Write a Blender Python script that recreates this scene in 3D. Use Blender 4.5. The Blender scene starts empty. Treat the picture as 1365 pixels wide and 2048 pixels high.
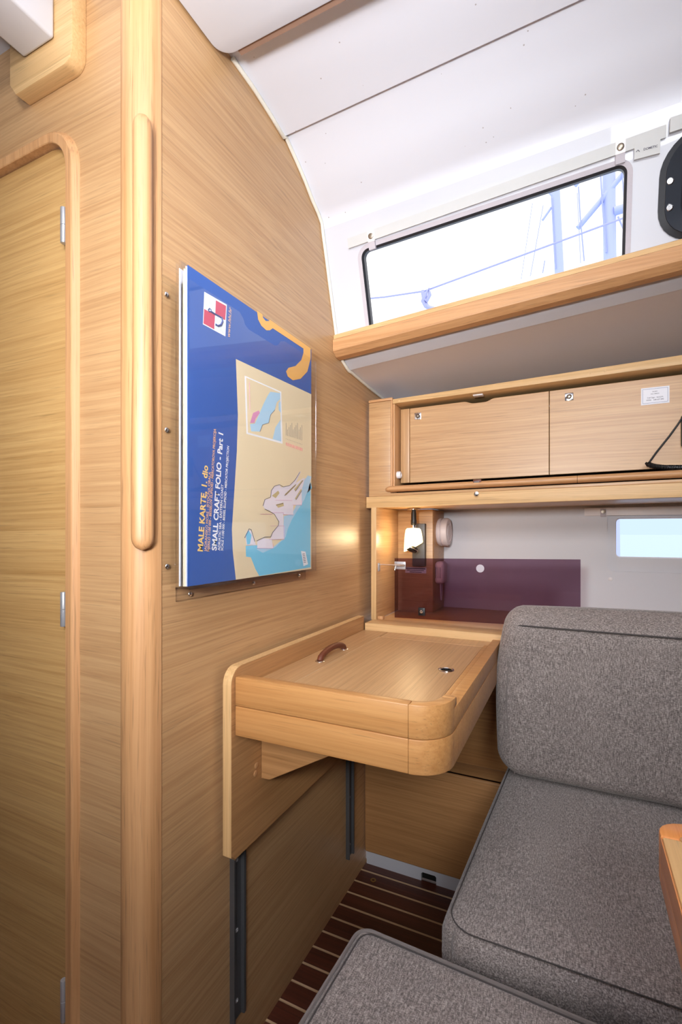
import bpy, bmesh, math, random
from mathutils import Vector, Matrix
random.seed(4)
SC = bpy.context.scene
COL = SC.collection
PI = math.pi

# ------------------------------------------------------------------ camera
FPX, VH, XA, EYE = 980.0, 1062.0, 1152.0, 1.05      # focal length in px, horizon row, vanishing column of +y, eye height
TH = math.atan((XA - 682.5) / FPX)
FW = Vector((-math.sin(TH), math.cos(TH), 0)); RT = Vector((math.cos(TH), math.sin(TH), 0)); UP = Vector((0, 0, 1))
EYEP = Vector((0, 0, EYE))
cam_d = bpy.data.cameras.new('camera'); cam = bpy.data.objects.new('camera', cam_d); COL.objects.link(cam)
cam.location = EYEP; cam.rotation_euler = (PI / 2, 0, TH)
cam_d.sensor_width = 36; cam_d.sensor_fit = 'AUTO'; cam_d.lens = 36 * FPX / 2048
cam_d.shift_y = (VH - 1024) / 2048; cam_d.clip_start = .02; cam_d.clip_end = 400
SC.camera = cam

# ------------------------------------------------------------------ sky, lights, exposure
vs = SC.view_settings
vs.view_transform = 'Standard'; vs.look = 'None'; vs.gamma = 1; vs.use_curve_mapping = False; vs.exposure = 0.34
world = bpy.data.worlds.new('overcast_sky'); SC.world = world; world.use_nodes = True
wn = world.node_tree.nodes; wl = world.node_tree.links
for n in list(wn): wn.remove(n)
wo = wn.new('ShaderNodeOutputWorld'); wb = wn.new('ShaderNodeBackground')
wt = wn.new('ShaderNodeTexCoord'); ws = wn.new('ShaderNodeSeparateXYZ'); wr = wn.new('ShaderNodeValToRGB')
wl.new(wt.outputs['Generated'], ws.inputs[0]); wl.new(ws.outputs['Z'], wr.inputs[0])
wr.color_ramp.elements[0].position = 0.10; wr.color_ramp.elements[0].color = (.44, .56, .72, 1)
wr.color_ramp.elements[1].position = 0.34; wr.color_ramp.elements[1].color = (1.0, 1.0, 1.04, 1)
wl.new(wr.outputs[0], wb.inputs[0]); wb.inputs[1].default_value = 1.3
wl.new(wb.outputs[0], wo.inputs[0])

def area_light(name, loc, target, size, power, color=(1, 1, 1), spread=180):
    d = bpy.data.lights.new(name, 'AREA'); d.energy = power; d.color = color; d.size = size; d.spread = math.radians(spread)
    o = bpy.data.objects.new(name, d); COL.objects.link(o); o.location = loc
    o.rotation_euler = (Vector(target) - Vector(loc)).to_track_quat('-Z', 'Y').to_euler()
    return o
area_light('camera_flash', (-.12, -.40, 1.22), (-.50, 1.1, 1.52), .14, 5.4, (.97, .98, 1), 100)
area_light('headliner_bounce', (-.22, .02, 1.58), (-.22, .06, 2.0), .40, 14, (.93, .96, 1), 140)
area_light('bulkhead_fill', (.45, -1.0, 1.85), (-.6, .85, 1.42), .5, 9, (.95, .97, 1), 95)  # added fill lamp brightening the chart bulkhead; no hatch stands here

# ------------------------------------------------------------------ pixel helpers (a pixel is a direction; the plane it lies on gives the distance)
def ray(u, v): return FW + RT * ((u - 682.5) / FPX) + UP * ((VH - v) / FPX)
def onp(u, v, ax, val):
    d = ray(u, v); t = (val - EYEP[ax]) / d[ax]; return EYEP + d * t
def PX(u, v, x): return onp(u, v, 0, x)
def PY(u, v, y): return onp(u, v, 1, y)
def PZ(u, v, z): return onp(u, v, 2, z)

# ------------------------------------------------------------------ materials
def srgb(r, g, b):
    f = lambda c: (c / 255 / 12.92) if c / 255 <= .04045 else ((c / 255 + .055) / 1.055) ** 2.4
    return (f(r), f(g), f(b), 1)
MATS = {}
def newmat(name):
    m = bpy.data.materials.new(name); m.use_nodes = True; MATS[name] = m
    return m, m.node_tree.nodes, m.node_tree.links, m.node_tree.nodes['Principled BSDF']
def plain(name, col, rough=.5, metal=0, bump=0, bscale=200, coat=0, spec=.5, var=0):
    m, n, l, p = newmat(name)
    p.inputs['Roughness'].default_value = rough; p.inputs['Metallic'].default_value = metal
    p.inputs['Coat Weight'].default_value = coat; p.inputs['Specular IOR Level'].default_value = spec
    tc = n.new('ShaderNodeTexCoord'); no = n.new('ShaderNodeTexNoise'); no.inputs['Scale'].default_value = bscale
    l.new(tc.outputs['Object'], no.inputs['Vector'])
    mx = n.new('ShaderNodeMix'); mx.data_type = 'RGBA'; mx.inputs[6].default_value = col
    mx.inputs[7].default_value = tuple(c * (1 - var) for c in col[:3]) + (1,)
    l.new(no.outputs['Fac'], mx.inputs[0]); l.new(mx.outputs[2], p.inputs['Base Color'])
    if bump:
        b = n.new('ShaderNodeBump'); b.inputs['Strength'].default_value = bump; b.inputs['Distance'].default_value = .001
        l.new(no.outputs['Fac'], b.inputs['Height']); l.new(b.outputs[0], p.inputs['Normal'])
    return m
def wood(name, light, dark, axis='x', rough=.38, fine=1.0, coat=.14, pores=.25, warp=.5):
    """veneer: long fine grain running along one object axis"""
    m, n, l, p = newmat(name)
    p.inputs['Roughness'].default_value = rough; p.inputs['Coat Weight'].default_value = coat
    p.inputs['Coat Roughness'].default_value = .38
    tc = n.new('ShaderNodeTexCoord')
    # slow waviness of the grain
    nw = n.new('ShaderNodeTexNoise'); nw.inputs['Scale'].default_value = 2.6; nw.inputs['Detail'].default_value = 1.5
    mpw = n.new('ShaderNodeMapping'); l.new(tc.outputs['Object'], mpw.inputs[0]); l.new(mpw.outputs[0], nw.inputs['Vector'])
    sc_w = [1.0, 1.0, 1.0]; sc_w['xyz'.index(axis)] = .55; mpw.inputs['Scale'].default_value = sc_w
    vm = n.new('ShaderNodeVectorMath'); vm.operation = 'SCALE'; vm.inputs['Scale'].default_value = .05 * warp
    l.new(nw.outputs['Color'], vm.inputs[0])
    va = n.new('ShaderNodeVectorMath'); va.operation = 'ADD'; l.new(tc.outputs['Object'], va.inputs[0]); l.new(vm.outputs[0], va.inputs[1])
    def band(al, ac, det):
        mp = n.new('ShaderNodeMapping'); s = [ac] * 3; s['xyz'.index(axis)] = al; mp.inputs['Scale'].default_value = s
        l.new(va.outputs[0], mp.inputs[0])
        t = n.new('ShaderNodeTexNoise'); t.inputs['Scale'].default_value = 1; t.inputs['Detail'].default_value = det; t.inputs['Roughness'].default_value = .6
        l.new(mp.outputs[0], t.inputs['Vector']); return t
    b1 = band(1.8 * fine, 190 * fine, 3.5); b2 = band(.9, 16, 2); b3 = band(9, 420 * fine, 2)
    r1 = n.new('ShaderNodeValToRGB'); e = r1.color_ramp.elements
    e[0].position = .30; e[0].color = dark; e[1].position = .62; e[1].color = light
    ad = n.new('ShaderNodeMath'); ad.operation = 'MULTIPLY_ADD'; ad.inputs[1].default_value = .70
    l.new(b1.outputs['Fac'], ad.inputs[0])
    m2 = n.new('ShaderNodeMath'); m2.operation = 'MULTIPLY'; m2.inputs[1].default_value = .30; l.new(b2.outputs['Fac'], m2.inputs[0])
    l.new(m2.outputs[0], ad.inputs[2]); l.new(ad.outputs[0], r1.inputs[0])
    r3 = n.new('ShaderNodeValToRGB'); e = r3.color_ramp.elements
    e[0].position = .27; e[0].color = (1 - pores, 1 - pores, 1 - pores, 1); e[1].position = .42; e[1].color = (1, 1, 1, 1)
    l.new(b3.outputs['Fac'], r3.inputs[0])
    mu = n.new('ShaderNodeMix'); mu.data_type = 'RGBA'; mu.blend_type = 'MULTIPLY'; mu.inputs[0].default_value = 1
    l.new(r1.outputs[0], mu.inputs[6]); l.new(r3.outputs[0], mu.inputs[7]); l.new(mu.outputs[2], p.inputs['Base Color'])
    b = n.new('ShaderNodeBump'); b.inputs['Strength'].default_value = .08; b.inputs['Distance'].default_value = .0006
    l.new(b3.outputs['Fac'], b.inputs['Height']); l.new(b.outputs[0], p.inputs['Normal'])
    return m
VL, VD = srgb(202, 161, 115), srgb(175, 131, 87)
for ax in 'xyz':
    wood('veneer_' + ax, VL, VD, ax)
    wood('solid_' + ax, srgb(208, 158, 110), srgb(184, 132, 84), ax, rough=.45, fine=.8, pores=.35, coat=.1)
    wood('edge_' + ax, srgb(222, 183, 130), srgb(198, 156, 104), ax, rough=.5, coat=.1)
wood('door_veneer', srgb(200, 160, 104), srgb(170, 127, 74), 'x')
wood('desk_front', srgb(206, 152, 94), srgb(184, 126, 70), 'x', fine=.8)
wood('table_orange', srgb(226, 150, 84), srgb(208, 128, 62), 'y', rough=.25)
wood('table_light', srgb(232, 190, 130), srgb(206, 158, 98), 'y', fine=.6)
wood('teak', srgb(98, 50, 34), srgb(62, 28, 19), 'x', rough=.42, coat=.15)
wood('maple', srgb(214, 184, 146), srgb(190, 156, 118), 'x', pores=.1)
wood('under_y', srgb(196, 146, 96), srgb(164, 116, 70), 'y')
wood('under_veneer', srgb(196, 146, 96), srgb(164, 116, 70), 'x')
plain('gelcoat', srgb(208, 209, 217), rough=.38, bscale=3, var=.03, coat=.2)
plain('liner_grey', srgb(214, 212, 216), rough=.55, bscale=700, bump=.12, var=.04)
plain('vinyl_under', srgb(236, 232, 236), rough=.6, bscale=600, bump=.15, var=.04)
plain('cream', srgb(238, 234, 220), rough=.5, var=.03)
plain('blind_cream', srgb(206, 206, 205), rough=.55, var=.04, bscale=60)
plain('strap_grey', srgb(205, 198, 205), rough=.8, bscale=900, bump=.4, var=.2)
plain('snap_metal', srgb(150, 138, 124), rough=.35, metal=.9)
plain('chrome', srgb(225, 225, 228), rough=.16, metal=1)
plain('steel', srgb(190, 190, 194), rough=.35, metal=.55)
plain('track_metal', srgb(92, 92, 94), rough=.45, metal=.25, var=.15)
plain('black_rubber', srgb(36, 38, 44), rough=.42, var=.2)
plain('black_plastic', srgb(22, 22, 24), rough=.4, var=.2)
plain('port_grey', srgb(58, 62, 70), rough=.35, var=.15)
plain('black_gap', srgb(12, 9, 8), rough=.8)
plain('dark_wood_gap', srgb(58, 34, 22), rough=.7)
plain('white_plastic', srgb(236, 230, 230), rough=.4, var=.02)
plain('alarm_white', srgb(226, 214, 214), rough=.5, var=.03)
plain('paper_white', srgb(240, 240, 246), rough=.7, var=.02)
plain('paper_cream', srgb(240, 226, 196), rough=.7, var=.04)
plain('print_blue', srgb(58, 98, 176), rough=.5, bscale=9, var=.12)
plain('print_beige', srgb(238, 219, 182), rough=.55, bscale=9, var=.05)
plain('print_sea', srgb(128, 206, 238), rough=.5, bscale=9, var=.04)
plain('print_sea_pale', srgb(180, 216, 240), rough=.5, var=.03)
plain('print_shoal', srgb(236, 228, 236), rough=.5, var=.03)
plain('print_island', srgb(206, 186, 136), rough=.5, var=.08)
plain('print_orange', srgb(240, 182, 100), rough=.5, var=.04)
plain('print_yellow', srgb(246, 206, 128), rough=.5)
plain('print_salmon', srgb(240, 190, 150), rough=.5)
plain('print_white', srgb(246, 246, 250), rough=.5)
plain('print_red', srgb(206, 66, 96), rough=.5)
plain('print_pink', srgb(222, 150, 190), rough=.5)
plain('print_ink', srgb(70, 66, 84), rough=.6)
plain('print_navy', srgb(52, 66, 130), rough=.5)
plain('leather', srgb(112, 58, 36), rough=.5, bscale=260, bump=.3, var=.25)
plain('brass', srgb(170, 140, 80), rough=.35, metal=.8)
plain('lip_brown', srgb(150, 118, 100), rough=.6)
plain('sailcloth_lilac', srgb(206, 210, 248), rough=.6, var=.04)
plain('rope_lilac', srgb(196, 200, 244), rough=.8, bscale=300, bump=.3, var=.15)
plain('deck_white', srgb(232, 236, 244), rough=.5, var=.03)
plain('radio_green', srgb(58, 66, 56), rough=.5, var=.1)

# dotted mould specks on the painted headliner (stains with their own shape)
m, n, l, p = newmat('headliner')
p.inputs['Roughness'].default_value = .42
tc = n.new('ShaderNodeTexCoord'); vo = n.new('ShaderNodeTexVoronoi'); vo.inputs['Scale'].default_value = 42; vo.inputs['Randomness'].default_value = 1
l.new(tc.outputs['Object'], vo.inputs['Vector'])
lt = n.new('ShaderNodeMath'); lt.operation = 'LESS_THAN'; lt.inputs[1].default_value = .06; l.new(vo.outputs['Distance'], lt.inputs[0])
nz = n.new('ShaderNodeTexNoise'); nz.inputs['Scale'].default_value = 9; l.new(tc.outputs['Object'], nz.inputs['Vector'])
gt = n.new('ShaderNodeMath'); gt.operation = 'GREATER_THAN'; gt.inputs[1].default_value = .52; l.new(nz.outputs['Fac'], gt.inputs[0])
mm = n.new('ShaderNodeMath'); mm.operation = 'MULTIPLY'; l.new(lt.outputs[0], mm.inputs[0]); l.new(gt.outputs[0], mm.inputs[1])
m5 = n.new('ShaderNodeMath'); m5.operation = 'MULTIPLY'; m5.inputs[1].default_value = .55; l.new(mm.outputs[0], m5.inputs[0])
mx = n.new('ShaderNodeMix'); mx.data_type = 'RGBA'; mx.inputs[6].default_value = srgb(224, 225, 234); mx.inputs[7].default_value = srgb(120, 100, 80)
l.new(m5.outputs[0], mx.inputs[0]); l.new(mx.outputs[2], p.inputs['Base Color'])

# woven upholstery
def fabric(name, c1, c2, c3, sx, sy, sz):
    m, n, l, p = newmat(name)
    p.inputs['Roughness'].default_value = .9; p.inputs['Specular IOR Level'].default_value = .2
    p.inputs['Sheen Weight'].default_value = .25
    tc = n.new('ShaderNodeTexCoord')
    def nz(s, det=1.5):
        mp = n.new('ShaderNodeMapping'); mp.inputs['Scale'].default_value = s; l.new(tc.outputs['Object'], mp.inputs[0])
        t = n.new('ShaderNodeTexNoise'); t.inputs['Scale'].default_value = 1; t.inputs['Detail'].default_value = det
        l.new(mp.outputs[0], t.inputs['Vector']); return t
    a = nz(sx); b = nz(sy); c = nz((14, 14, 14), 3)
    ad = n.new('ShaderNodeMath'); ad.operation = 'ADD'; l.new(a.outputs['Fac'], ad.inputs[0]); l.new(b.outputs['Fac'], ad.inputs[1])
    hf = n.new('ShaderNodeMath'); hf.operation = 'MULTIPLY'; hf.inputs[1].default_value = .5; l.new(ad.outputs[0], hf.inputs[0])
    r = n.new('ShaderNodeValToRGB'); e = r.color_ramp.elements
    e[0].position = .36; e[0].color = c1; e[1].position = .66; e[1].color = c3
    k = e.new(.5); k.color = c2
    l.new(hf.outputs[0], r.inputs[0])
    mu = n.new('ShaderNodeMix'); mu.data_type = 'RGBA'; mu.blend_type = 'MULTIPLY'; mu.inputs[0].default_value = .25
    l.new(r.outputs[0], mu.inputs[6]); l.new(c.outputs['Fac'], mu.inputs[7]); l.new(mu.outputs[2], p.inputs['Base Color'])
    bp = n.new('ShaderNodeBump'); bp.inputs['Strength'].default_value = .35; bp.inputs['Distance'].default_value = .0008
    l.new(hf.outputs[0], bp.inputs['Height']); l.new(bp.outputs[0], p.inputs['Normal'])
F1, F2, F3 = srgb(100, 92, 88), srgb(142, 131, 126), srgb(190, 178, 170)
fabric('fabric_back', F1, F2, F3, (760, 760, 110), (260, 260, 760), 0)
fabric('fabric_seat', F1, F2, F3, (760, 130, 500), (320, 760, 500), 0)
plain('seam_dark', srgb(78, 72, 70), rough=.9, bscale=900, bump=.4, var=.3)
plain('piping_grey', srgb(136, 126, 121), rough=.9, bscale=1200, bump=.5, var=.4)

def clear(name, tint, gloss=.06, rough=.03, fac_ior=1.45):
    """thin clear sheet: what lies behind shows through, plus a Fresnel reflection"""
    m, n, l, p = newmat(name); n.remove(p)
    o = n['Material Output']; tr = n.new('ShaderNodeBsdfTransparent'); tr.inputs[0].default_value = tint
    gl = n.new('ShaderNodeBsdfGlossy'); gl.inputs['Roughness'].default_value = rough
    fr = n.new('ShaderNodeFresnel'); fr.inputs['IOR'].default_value = fac_ior
    mx = n.new('ShaderNodeMixShader'); ge = n.new('ShaderNodeNewGeometry'); iv = n.new('ShaderNodeMath'); iv.operation = 'SUBTRACT'; iv.inputs[0].default_value = 1; l.new(ge.outputs['Backfacing'], iv.inputs[1])
    mf = n.new('ShaderNodeMath'); mf.operation = 'MULTIPLY'; l.new(fr.outputs[0], mf.inputs[0]); l.new(iv.outputs[0], mf.inputs[1])
    l.new(mf.outputs[0], mx.inputs[0]); l.new(tr.outputs[0], mx.inputs[1]); l.new(gl.outputs[0], mx.inputs[2])
    l.new(mx.outputs[0], o.inputs[0]); return m
clear('acrylic', (.99, .99, .99, 1)); clear('sleeve_film', (.95, .95, .96, 1), rough=.1)
clear('window_glass', (1, 1, 1, 1)); clear('tinted_acrylic', (.55, .43, .51, 1), rough=.05)
m, n, l, p = newmat('lamp_glass'); p.inputs['Base Color'].default_value = srgb(255, 244, 220)
p.inputs['Emission Color'].default_value = (1, .78, .42, 1); p.inputs['Emission Strength'].default_value = 2.2; p.inputs['Roughness'].default_value = .3

# ------------------------------------------------------------------ mesh helpers: everything is written in world metres, parents only shift it
def base_of(o):
    v = Vector((0, 0, 0))
    while o: v += o.location; o = o.parent
    return v
def link(name, me, mat, parent=None, smooth=None):
    o = bpy.data.objects.new(name, me); COL.objects.link(o)
    if parent is not None:
        b = base_of(parent); me.transform(Matrix.Translation(-b)); o.parent = parent
    for mm in (mat if isinstance(mat, (list, tuple)) else [mat]): me.materials.append(MATS[mm] if isinstance(mm, str) else mm)
    if smooth is not None:
        me.polygons.foreach_set('use_smooth', [True] * len(me.polygons)); me.set_sharp_from_angle(angle=math.radians(smooth))
    return o
def tag(o, label, cat, group=None, kind=None):
    o['label'] = label; o['category'] = cat
    if group: o['group'] = group
    if kind: o['kind'] = kind
    return o
def thing(name, loc, label, cat, group=None, kind=None):
    o = bpy.data.objects.new(name, None); COL.objects.link(o); o.location = loc; o.empty_display_size = .02
    return tag(o, label, cat, group, kind)
def bm_mesh(bm):
    bmesh.ops.recalc_face_normals(bm, faces=bm.faces[:])
    me = bpy.data.meshes.new('m'); bm.to_mesh(me); bm.free(); return me
def raw(verts, faces):
    me = bpy.data.meshes.new('m'); me.from_pydata([tuple(v) for v in verts], [], faces); me.update()
    bm = bmesh.new(); bm.from_mesh(me); bmesh.ops.recalc_face_normals(bm, faces=bm.faces[:]); bm.to_mesh(me); bm.free(); return me
def box_me(x0, x1, y0, y1, z0, z1, bev=.0015, seg=2, warp=None):
    bm = bmesh.new(); bmesh.ops.create_cube(bm, size=1)
    for v in bm.verts:
        v.co = Vector(((x0 + x1) / 2 + v.co.x * (x1 - x0), (y0 + y1) / 2 + v.co.y * (y1 - y0), (z0 + z1) / 2 + v.co.z * (z1 - z0)))
    if bev: bmesh.ops.bevel(bm, geom=bm.edges[:], offset=bev, segments=seg, profile=.5, affect='EDGES')
    if warp:
        for v in bm.verts: v.co = warp(v.co)
    return bm_mesh(bm)
def box(name, mat, parent, x0, x1, y0, y1, z0, z1, bev=.0015, seg=2, warp=None):
    return link(name, box_me(x0, x1, y0, y1, z0, z1, bev, seg, warp), mat, parent, 35)
def prism_me(pts, off, bev=0, seg=2):
    """polygon (list of 3D points) pushed along a vector"""
    bm = bmesh.new(); a = [bm.verts.new(p) for p in pts]; b = [bm.verts.new(Vector(p) + Vector(off)) for p in pts]
    f0 = bm.faces.new(a); f1 = bm.faces.new(b[::-1])
    for i in range(len(a)): bm.faces.new((a[i], b[i], b[(i + 1) % len(a)], a[(i + 1) % len(a)]))
    bmesh.ops.recalc_face_normals(bm, faces=bm.faces[:])
    if bev:
        es = list({e for f in (f0, f1) for e in f.edges}); bmesh.ops.bevel(bm, geom=es, offset=bev, segments=seg, profile=.5, affect='EDGES')
    return bm_mesh(bm)
def prism(name, mat, parent, pts, off, bev=0, seg=2, smooth=30):
    return link(name, prism_me(pts, off, bev, seg), mat, parent, smooth)
def tube_me(path, r, sides=10, closed=False, cap=True):
    P = [Vector(p) for p in path]; N = len(P); V = []; Fs = []
    R_ = r if isinstance(r, (list, tuple)) else [r] * N
    prev = None
    for i in range(N):
        t = (P[(i + 1) % N] - P[i - 1]) if closed else (P[min(i + 1, N - 1)] - P[max(i - 1, 0)])
        t.normalize()
        if prev is None:
            a = Vector((0, 0, 1)) if abs(t.z) < .9 else Vector((1, 0, 0)); nrm = t.cross(a).normalized()
        else:
            nrm = (prev - t * prev.dot(t)).normalized()
        prev = nrm; bn = t.cross(nrm)
        for k in range(sides):
            a = 2 * PI * k / sides; V.append(P[i] + (nrm * math.cos(a) + bn * math.sin(a)) * R_[i])
    for i in range(N if closed else N - 1):
        j = (i + 1) % N
        for k in range(sides):
            k2 = (k + 1) % sides; Fs.append((i * sides + k, j * sides + k, j * sides + k2, i * sides + k2))
    if cap and not closed: Fs.append(tuple(range(sides))); Fs.append(tuple(range((N - 1) * sides, N * sides)))
    return raw(V, Fs)
def tube(name, mat, parent, path, r, sides=10, closed=False): return link(name, tube_me(path, r, sides, closed), mat, parent, 50)
def lathe_me(prof, org, axis, sides=28, caps=True):
    """prof = [(radius, height)] turned about an axis through org"""
    ax = Vector(axis).normalized(); a = Vector((0, 0, 1)) if abs(ax.z) < .9 else Vector((1, 0, 0))
    e1 = ax.cross(a).normalized(); e2 = ax.cross(e1); O = Vector(org); V = []; Fs = []
    for r, h in prof:
        for k in range(sides):
            t = 2 * PI * k / sides; V.append(O + ax * h + (e1 * math.cos(t) + e2 * math.sin(t)) * max(r, 1e-5))
    for i in range(len(prof) - 1):
        for k in range(sides):
            k2 = (k + 1) % sides; Fs.append((i * sides + k, (i + 1) * sides + k, (i + 1) * sides + k2, i * sides + k2))
    if caps: Fs.append(tuple(range(sides))); Fs.append(tuple(range((len(prof) - 1) * sides, len(prof) * sides)))
    return raw(V, Fs)
def lathe(name, mat, parent, prof, org, axis, sides=28, caps=True): return link(name, lathe_me(prof, org, axis, sides, caps), mat, parent, 40)
def rrect(w0, w1, h0, h1, r, n=6):
    """rounded rectangle in 2D; r may be four radii (w1h1, w0h1, w0h0, w1h0)"""
    rr = r if isinstance(r, (list, tuple)) else (r,) * 4; out = []
    for (cx, cy, a0, q) in ((w1, h1, 0, 0), (w0, h1, 90, 1), (w0, h0, 180, 2), (w1, h0, 270, 3)):
        R = rr[q]; sx = -1 if cx == w1 else 1; sy = -1 if cy == h1 else 1
        for k in range(n + 1):
            a = math.radians(a0 + 90 * k / n); out.append((cx + sx * R + R * math.cos(a), cy + sy * R + R * math.sin(a)))
    return out
def holed_me(outer, holes, f3, depth):
    """flat polygon with holes in 2D, mapped to 3D by f3, thickened along a vector"""
    bm = bmesh.new(); edges = []
    for loop in [outer] + holes:
        vs_ = [bm.verts.new((p[0], p[1], 0)) for p in loop]
        edges += [bm.edges.new((vs_[i], vs_[(i + 1) % len(vs_)])) for i in range(len(vs_))]
    bmesh.ops.triangle_fill(bm, use_beauty=True, use_dissolve=False, edges=edges)
    ff = bm.faces[:]
    for v in bm.verts: v.co = Vector(f3(v.co.x, v.co.y))
    ext = bmesh.ops.extrude_face_region(bm, geom=ff)
    for v in [g for g in ext['geom'] if isinstance(g, bmesh.types.BMVert)]: v.co += Vector(depth)
    return bm_mesh(bm)
def cushion_me(x0, x1, y0, y1, z0, z1, r, puff=.0, n=14, rz=None):
    """soft box: rounded edges, faces swelling a little"""
    bm = bmesh.new(); bmesh.ops.create_cube(bm, size=2)
    bmesh.ops.subdivide_edges(bm, edges=bm.edges[:], cuts=n * 2, use_grid_fill=True)
    c = Vector(((x0 + x1) / 2, (y0 + y1) / 2, (z0 + z1) / 2)); h = Vector(((x1 - x0) / 2, (y1 - y0) / 2, (z1 - z0) / 2))
    for v in bm.verts:
        q = v.co.copy()
        # crowd the cuts towards the edges so the rounding stays smooth
        q = Vector([math.copysign(1 - (1 - abs(a)) ** 1.6, a) for a in q])
        p = Vector((q.x * h.x, q.y * h.y, q.z * h.z)); inner = Vector([max(-(hh - r), min(hh - r, pp)) for pp, hh in zip(p, h)])
        d = p - inner
        if d.length > 1e-9: p = inner + d.normalized() * r if True else p
        bulge = [(1 - q.y ** 2) * (1 - q.z ** 2), (1 - q.x ** 2) * (1 - q.z ** 2), (1 - abs(q.x) ** 3) * (1 - abs(q.y) ** 3)]
        for i in range(3): p[i] += 0 if (i == 2 and q[2] < 0) else math.copysign(puff * max(0, bulge[i]), q[i]) if abs(q[i]) > .6 else 0
        v.co = c + p
    return bm_mesh(bm)
def text_me(body, p0, p1, upv, nrm, off=0.0, lift=.0002, hscale=1.0, shear=0.0):
    """lettering lying on a surface; the line runs from p0 to p1"""
    cu = bpy.data.curves.new('t', 'FONT'); cu.body = body; cu.size = 1; cu.offset = off; cu.shear = shear; cu.resolution_u = 3
    o = bpy.data.objects.new('t', cu); COL.objects.link(o)
    bpy.context.view_layer.update(); dg = bpy.context.evaluated_depsgraph_get()
    me = bpy.data.meshes.new_from_object(o.evaluated_get(dg)); bpy.data.objects.remove(o); bpy.data.curves.remove(cu)
    xs = [v.co.x for v in me.vertices]; x0, x1 = min(xs), max(xs)
    p0, p1 = Vector(p0), Vector(p1); ex = (p1 - p0); s = ex.length / (x1 - x0); ex.normalize()
    nz = Vector(nrm).normalized(); ey = nz.cross(ex)
    if ey.dot(Vector(upv)) < 0: ey = -ey
    for v in me.vertices: v.co = p0 + ex * ((v.co.x - x0) * s) + ey * (v.co.y * s * hscale) + nz * lift
    return me
def dup(o, name, shift, parent):
    c = o.copy(); COL.objects.link(c); c.parent = parent; c.location = o.location + Vector(shift); return c

# ================================================================== SETTING
XB = -.600          # face of the chart bulkhead
YD = .588           # face of the wall with the door
# ---- chart bulkhead
w = link('wall_left', prism_me([(XB, .585, -.02), (XB, 1.84, -.02), (XB, 1.84, 1.512), (XB, 1.30, 1.527), (XB, 1.262, 1.545), (XB, 1.236, 1.575), (XB, 1.150, 1.85), (XB, 1.130, 1.875), (XB, .96, 1.966), (XB, .585, 1.990)], (-.022, 0, 0)), 'veneer_y')
tag(w, 'honey oak veneer bulkhead with horizontal grain behind the chart holder', 'wall', kind='structure')
# ---- wall with the door (opening cut for the door)
def arch(dx):       # door outline with a rounded top corner; dx grows it
    pts = [(-1.55 - dx, .02 - dx), (-.8245 + dx, .02 - dx)]
    cx, cz, R = -.8835, 1.7035, .059 + dx
    for k in range(9):
        a = math.radians(90 * k / 8); pts.append((cx + R * math.cos(a), cz + R * math.sin(a)))
    pts.append((-1.55 - dx, 1.757 + dx)); return pts
w = link('wall_front', holed_me([(-1.9, -.02), (-.65, -.02), (-.65, 2.03), (-1.9, 2.03)], [arch(.006)], lambda a, b: (a, YD, b), (0, .022, 0)), 'veneer_x')
tag(w, 'honey oak veneer wall around the arched cabin door', 'wall', kind='structure')
# ---- floor: teak planks with maple strips
fl = thing('floor', (.2, .3, 0), 'dark teak and maple striped cabin sole', 'floor', kind='structure')
box('subfloor', 'dark_wood_gap', fl, -1.9, 1.3, -1.6, 1.46, -.03, -.006, 0)
yy = 1.399
k = 0
while yy > -1.5:
    xa = XB if yy > .62 else -1.9
    box('maple_strip', 'maple', fl, xa, 1.3, yy - .0026, yy + .0026, -.006, .0002, 0)
    xa2 = XB if yy - .052 > .6 else -1.9
    box('teak_plank', 'teak', fl, xa2, 1.3, yy - .0488, yy - .0032, -.006, 0, .0004, 1)
    yy -= .0519; k += 1
box('teak_plank', 'teak', fl, XB, 1.3, 1.4024, 1.436, -.006, 0, .0004, 1)
q = PZ(747, 1760, .0006)
lathe('lifting_ring', 'brass', fl, [(.004, 0), (.0085, 0), (.0085, .0008), (.004, .0008)], (q.x, q.y, .0002), (0, 0, 1), 16, False)

o = link('added_wall_rear', box_me(-1.9, 1.32, -1.62, -1.60, 0, 2.02, 0), 'teak'); tag(o, 'unseen dark wall added behind the camera to shut out sky light', 'wall', kind='structure')  # added out of view: keeps sky light out, dark to cut warm bounce
o = link('added_wall_right', box_me(1.30, 1.32, -1.6, 1.85, 0, 2.05, 0), 'teak'); tag(o, 'unseen dark wall added past the settee to block sky light', 'wall', kind='structure')  # unseen, added as a side light blocker, dark against bounce
o = link('added_wall_passage', box_me(-1.92, -1.90, -1.6, .60, 0, 2.02, 0), 'teak'); tag(o, 'unseen dark wall added across the passage to hold down bounce light', 'wall', kind='structure')  # also unseen and added, its dark colour lowers the bounce light
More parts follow.
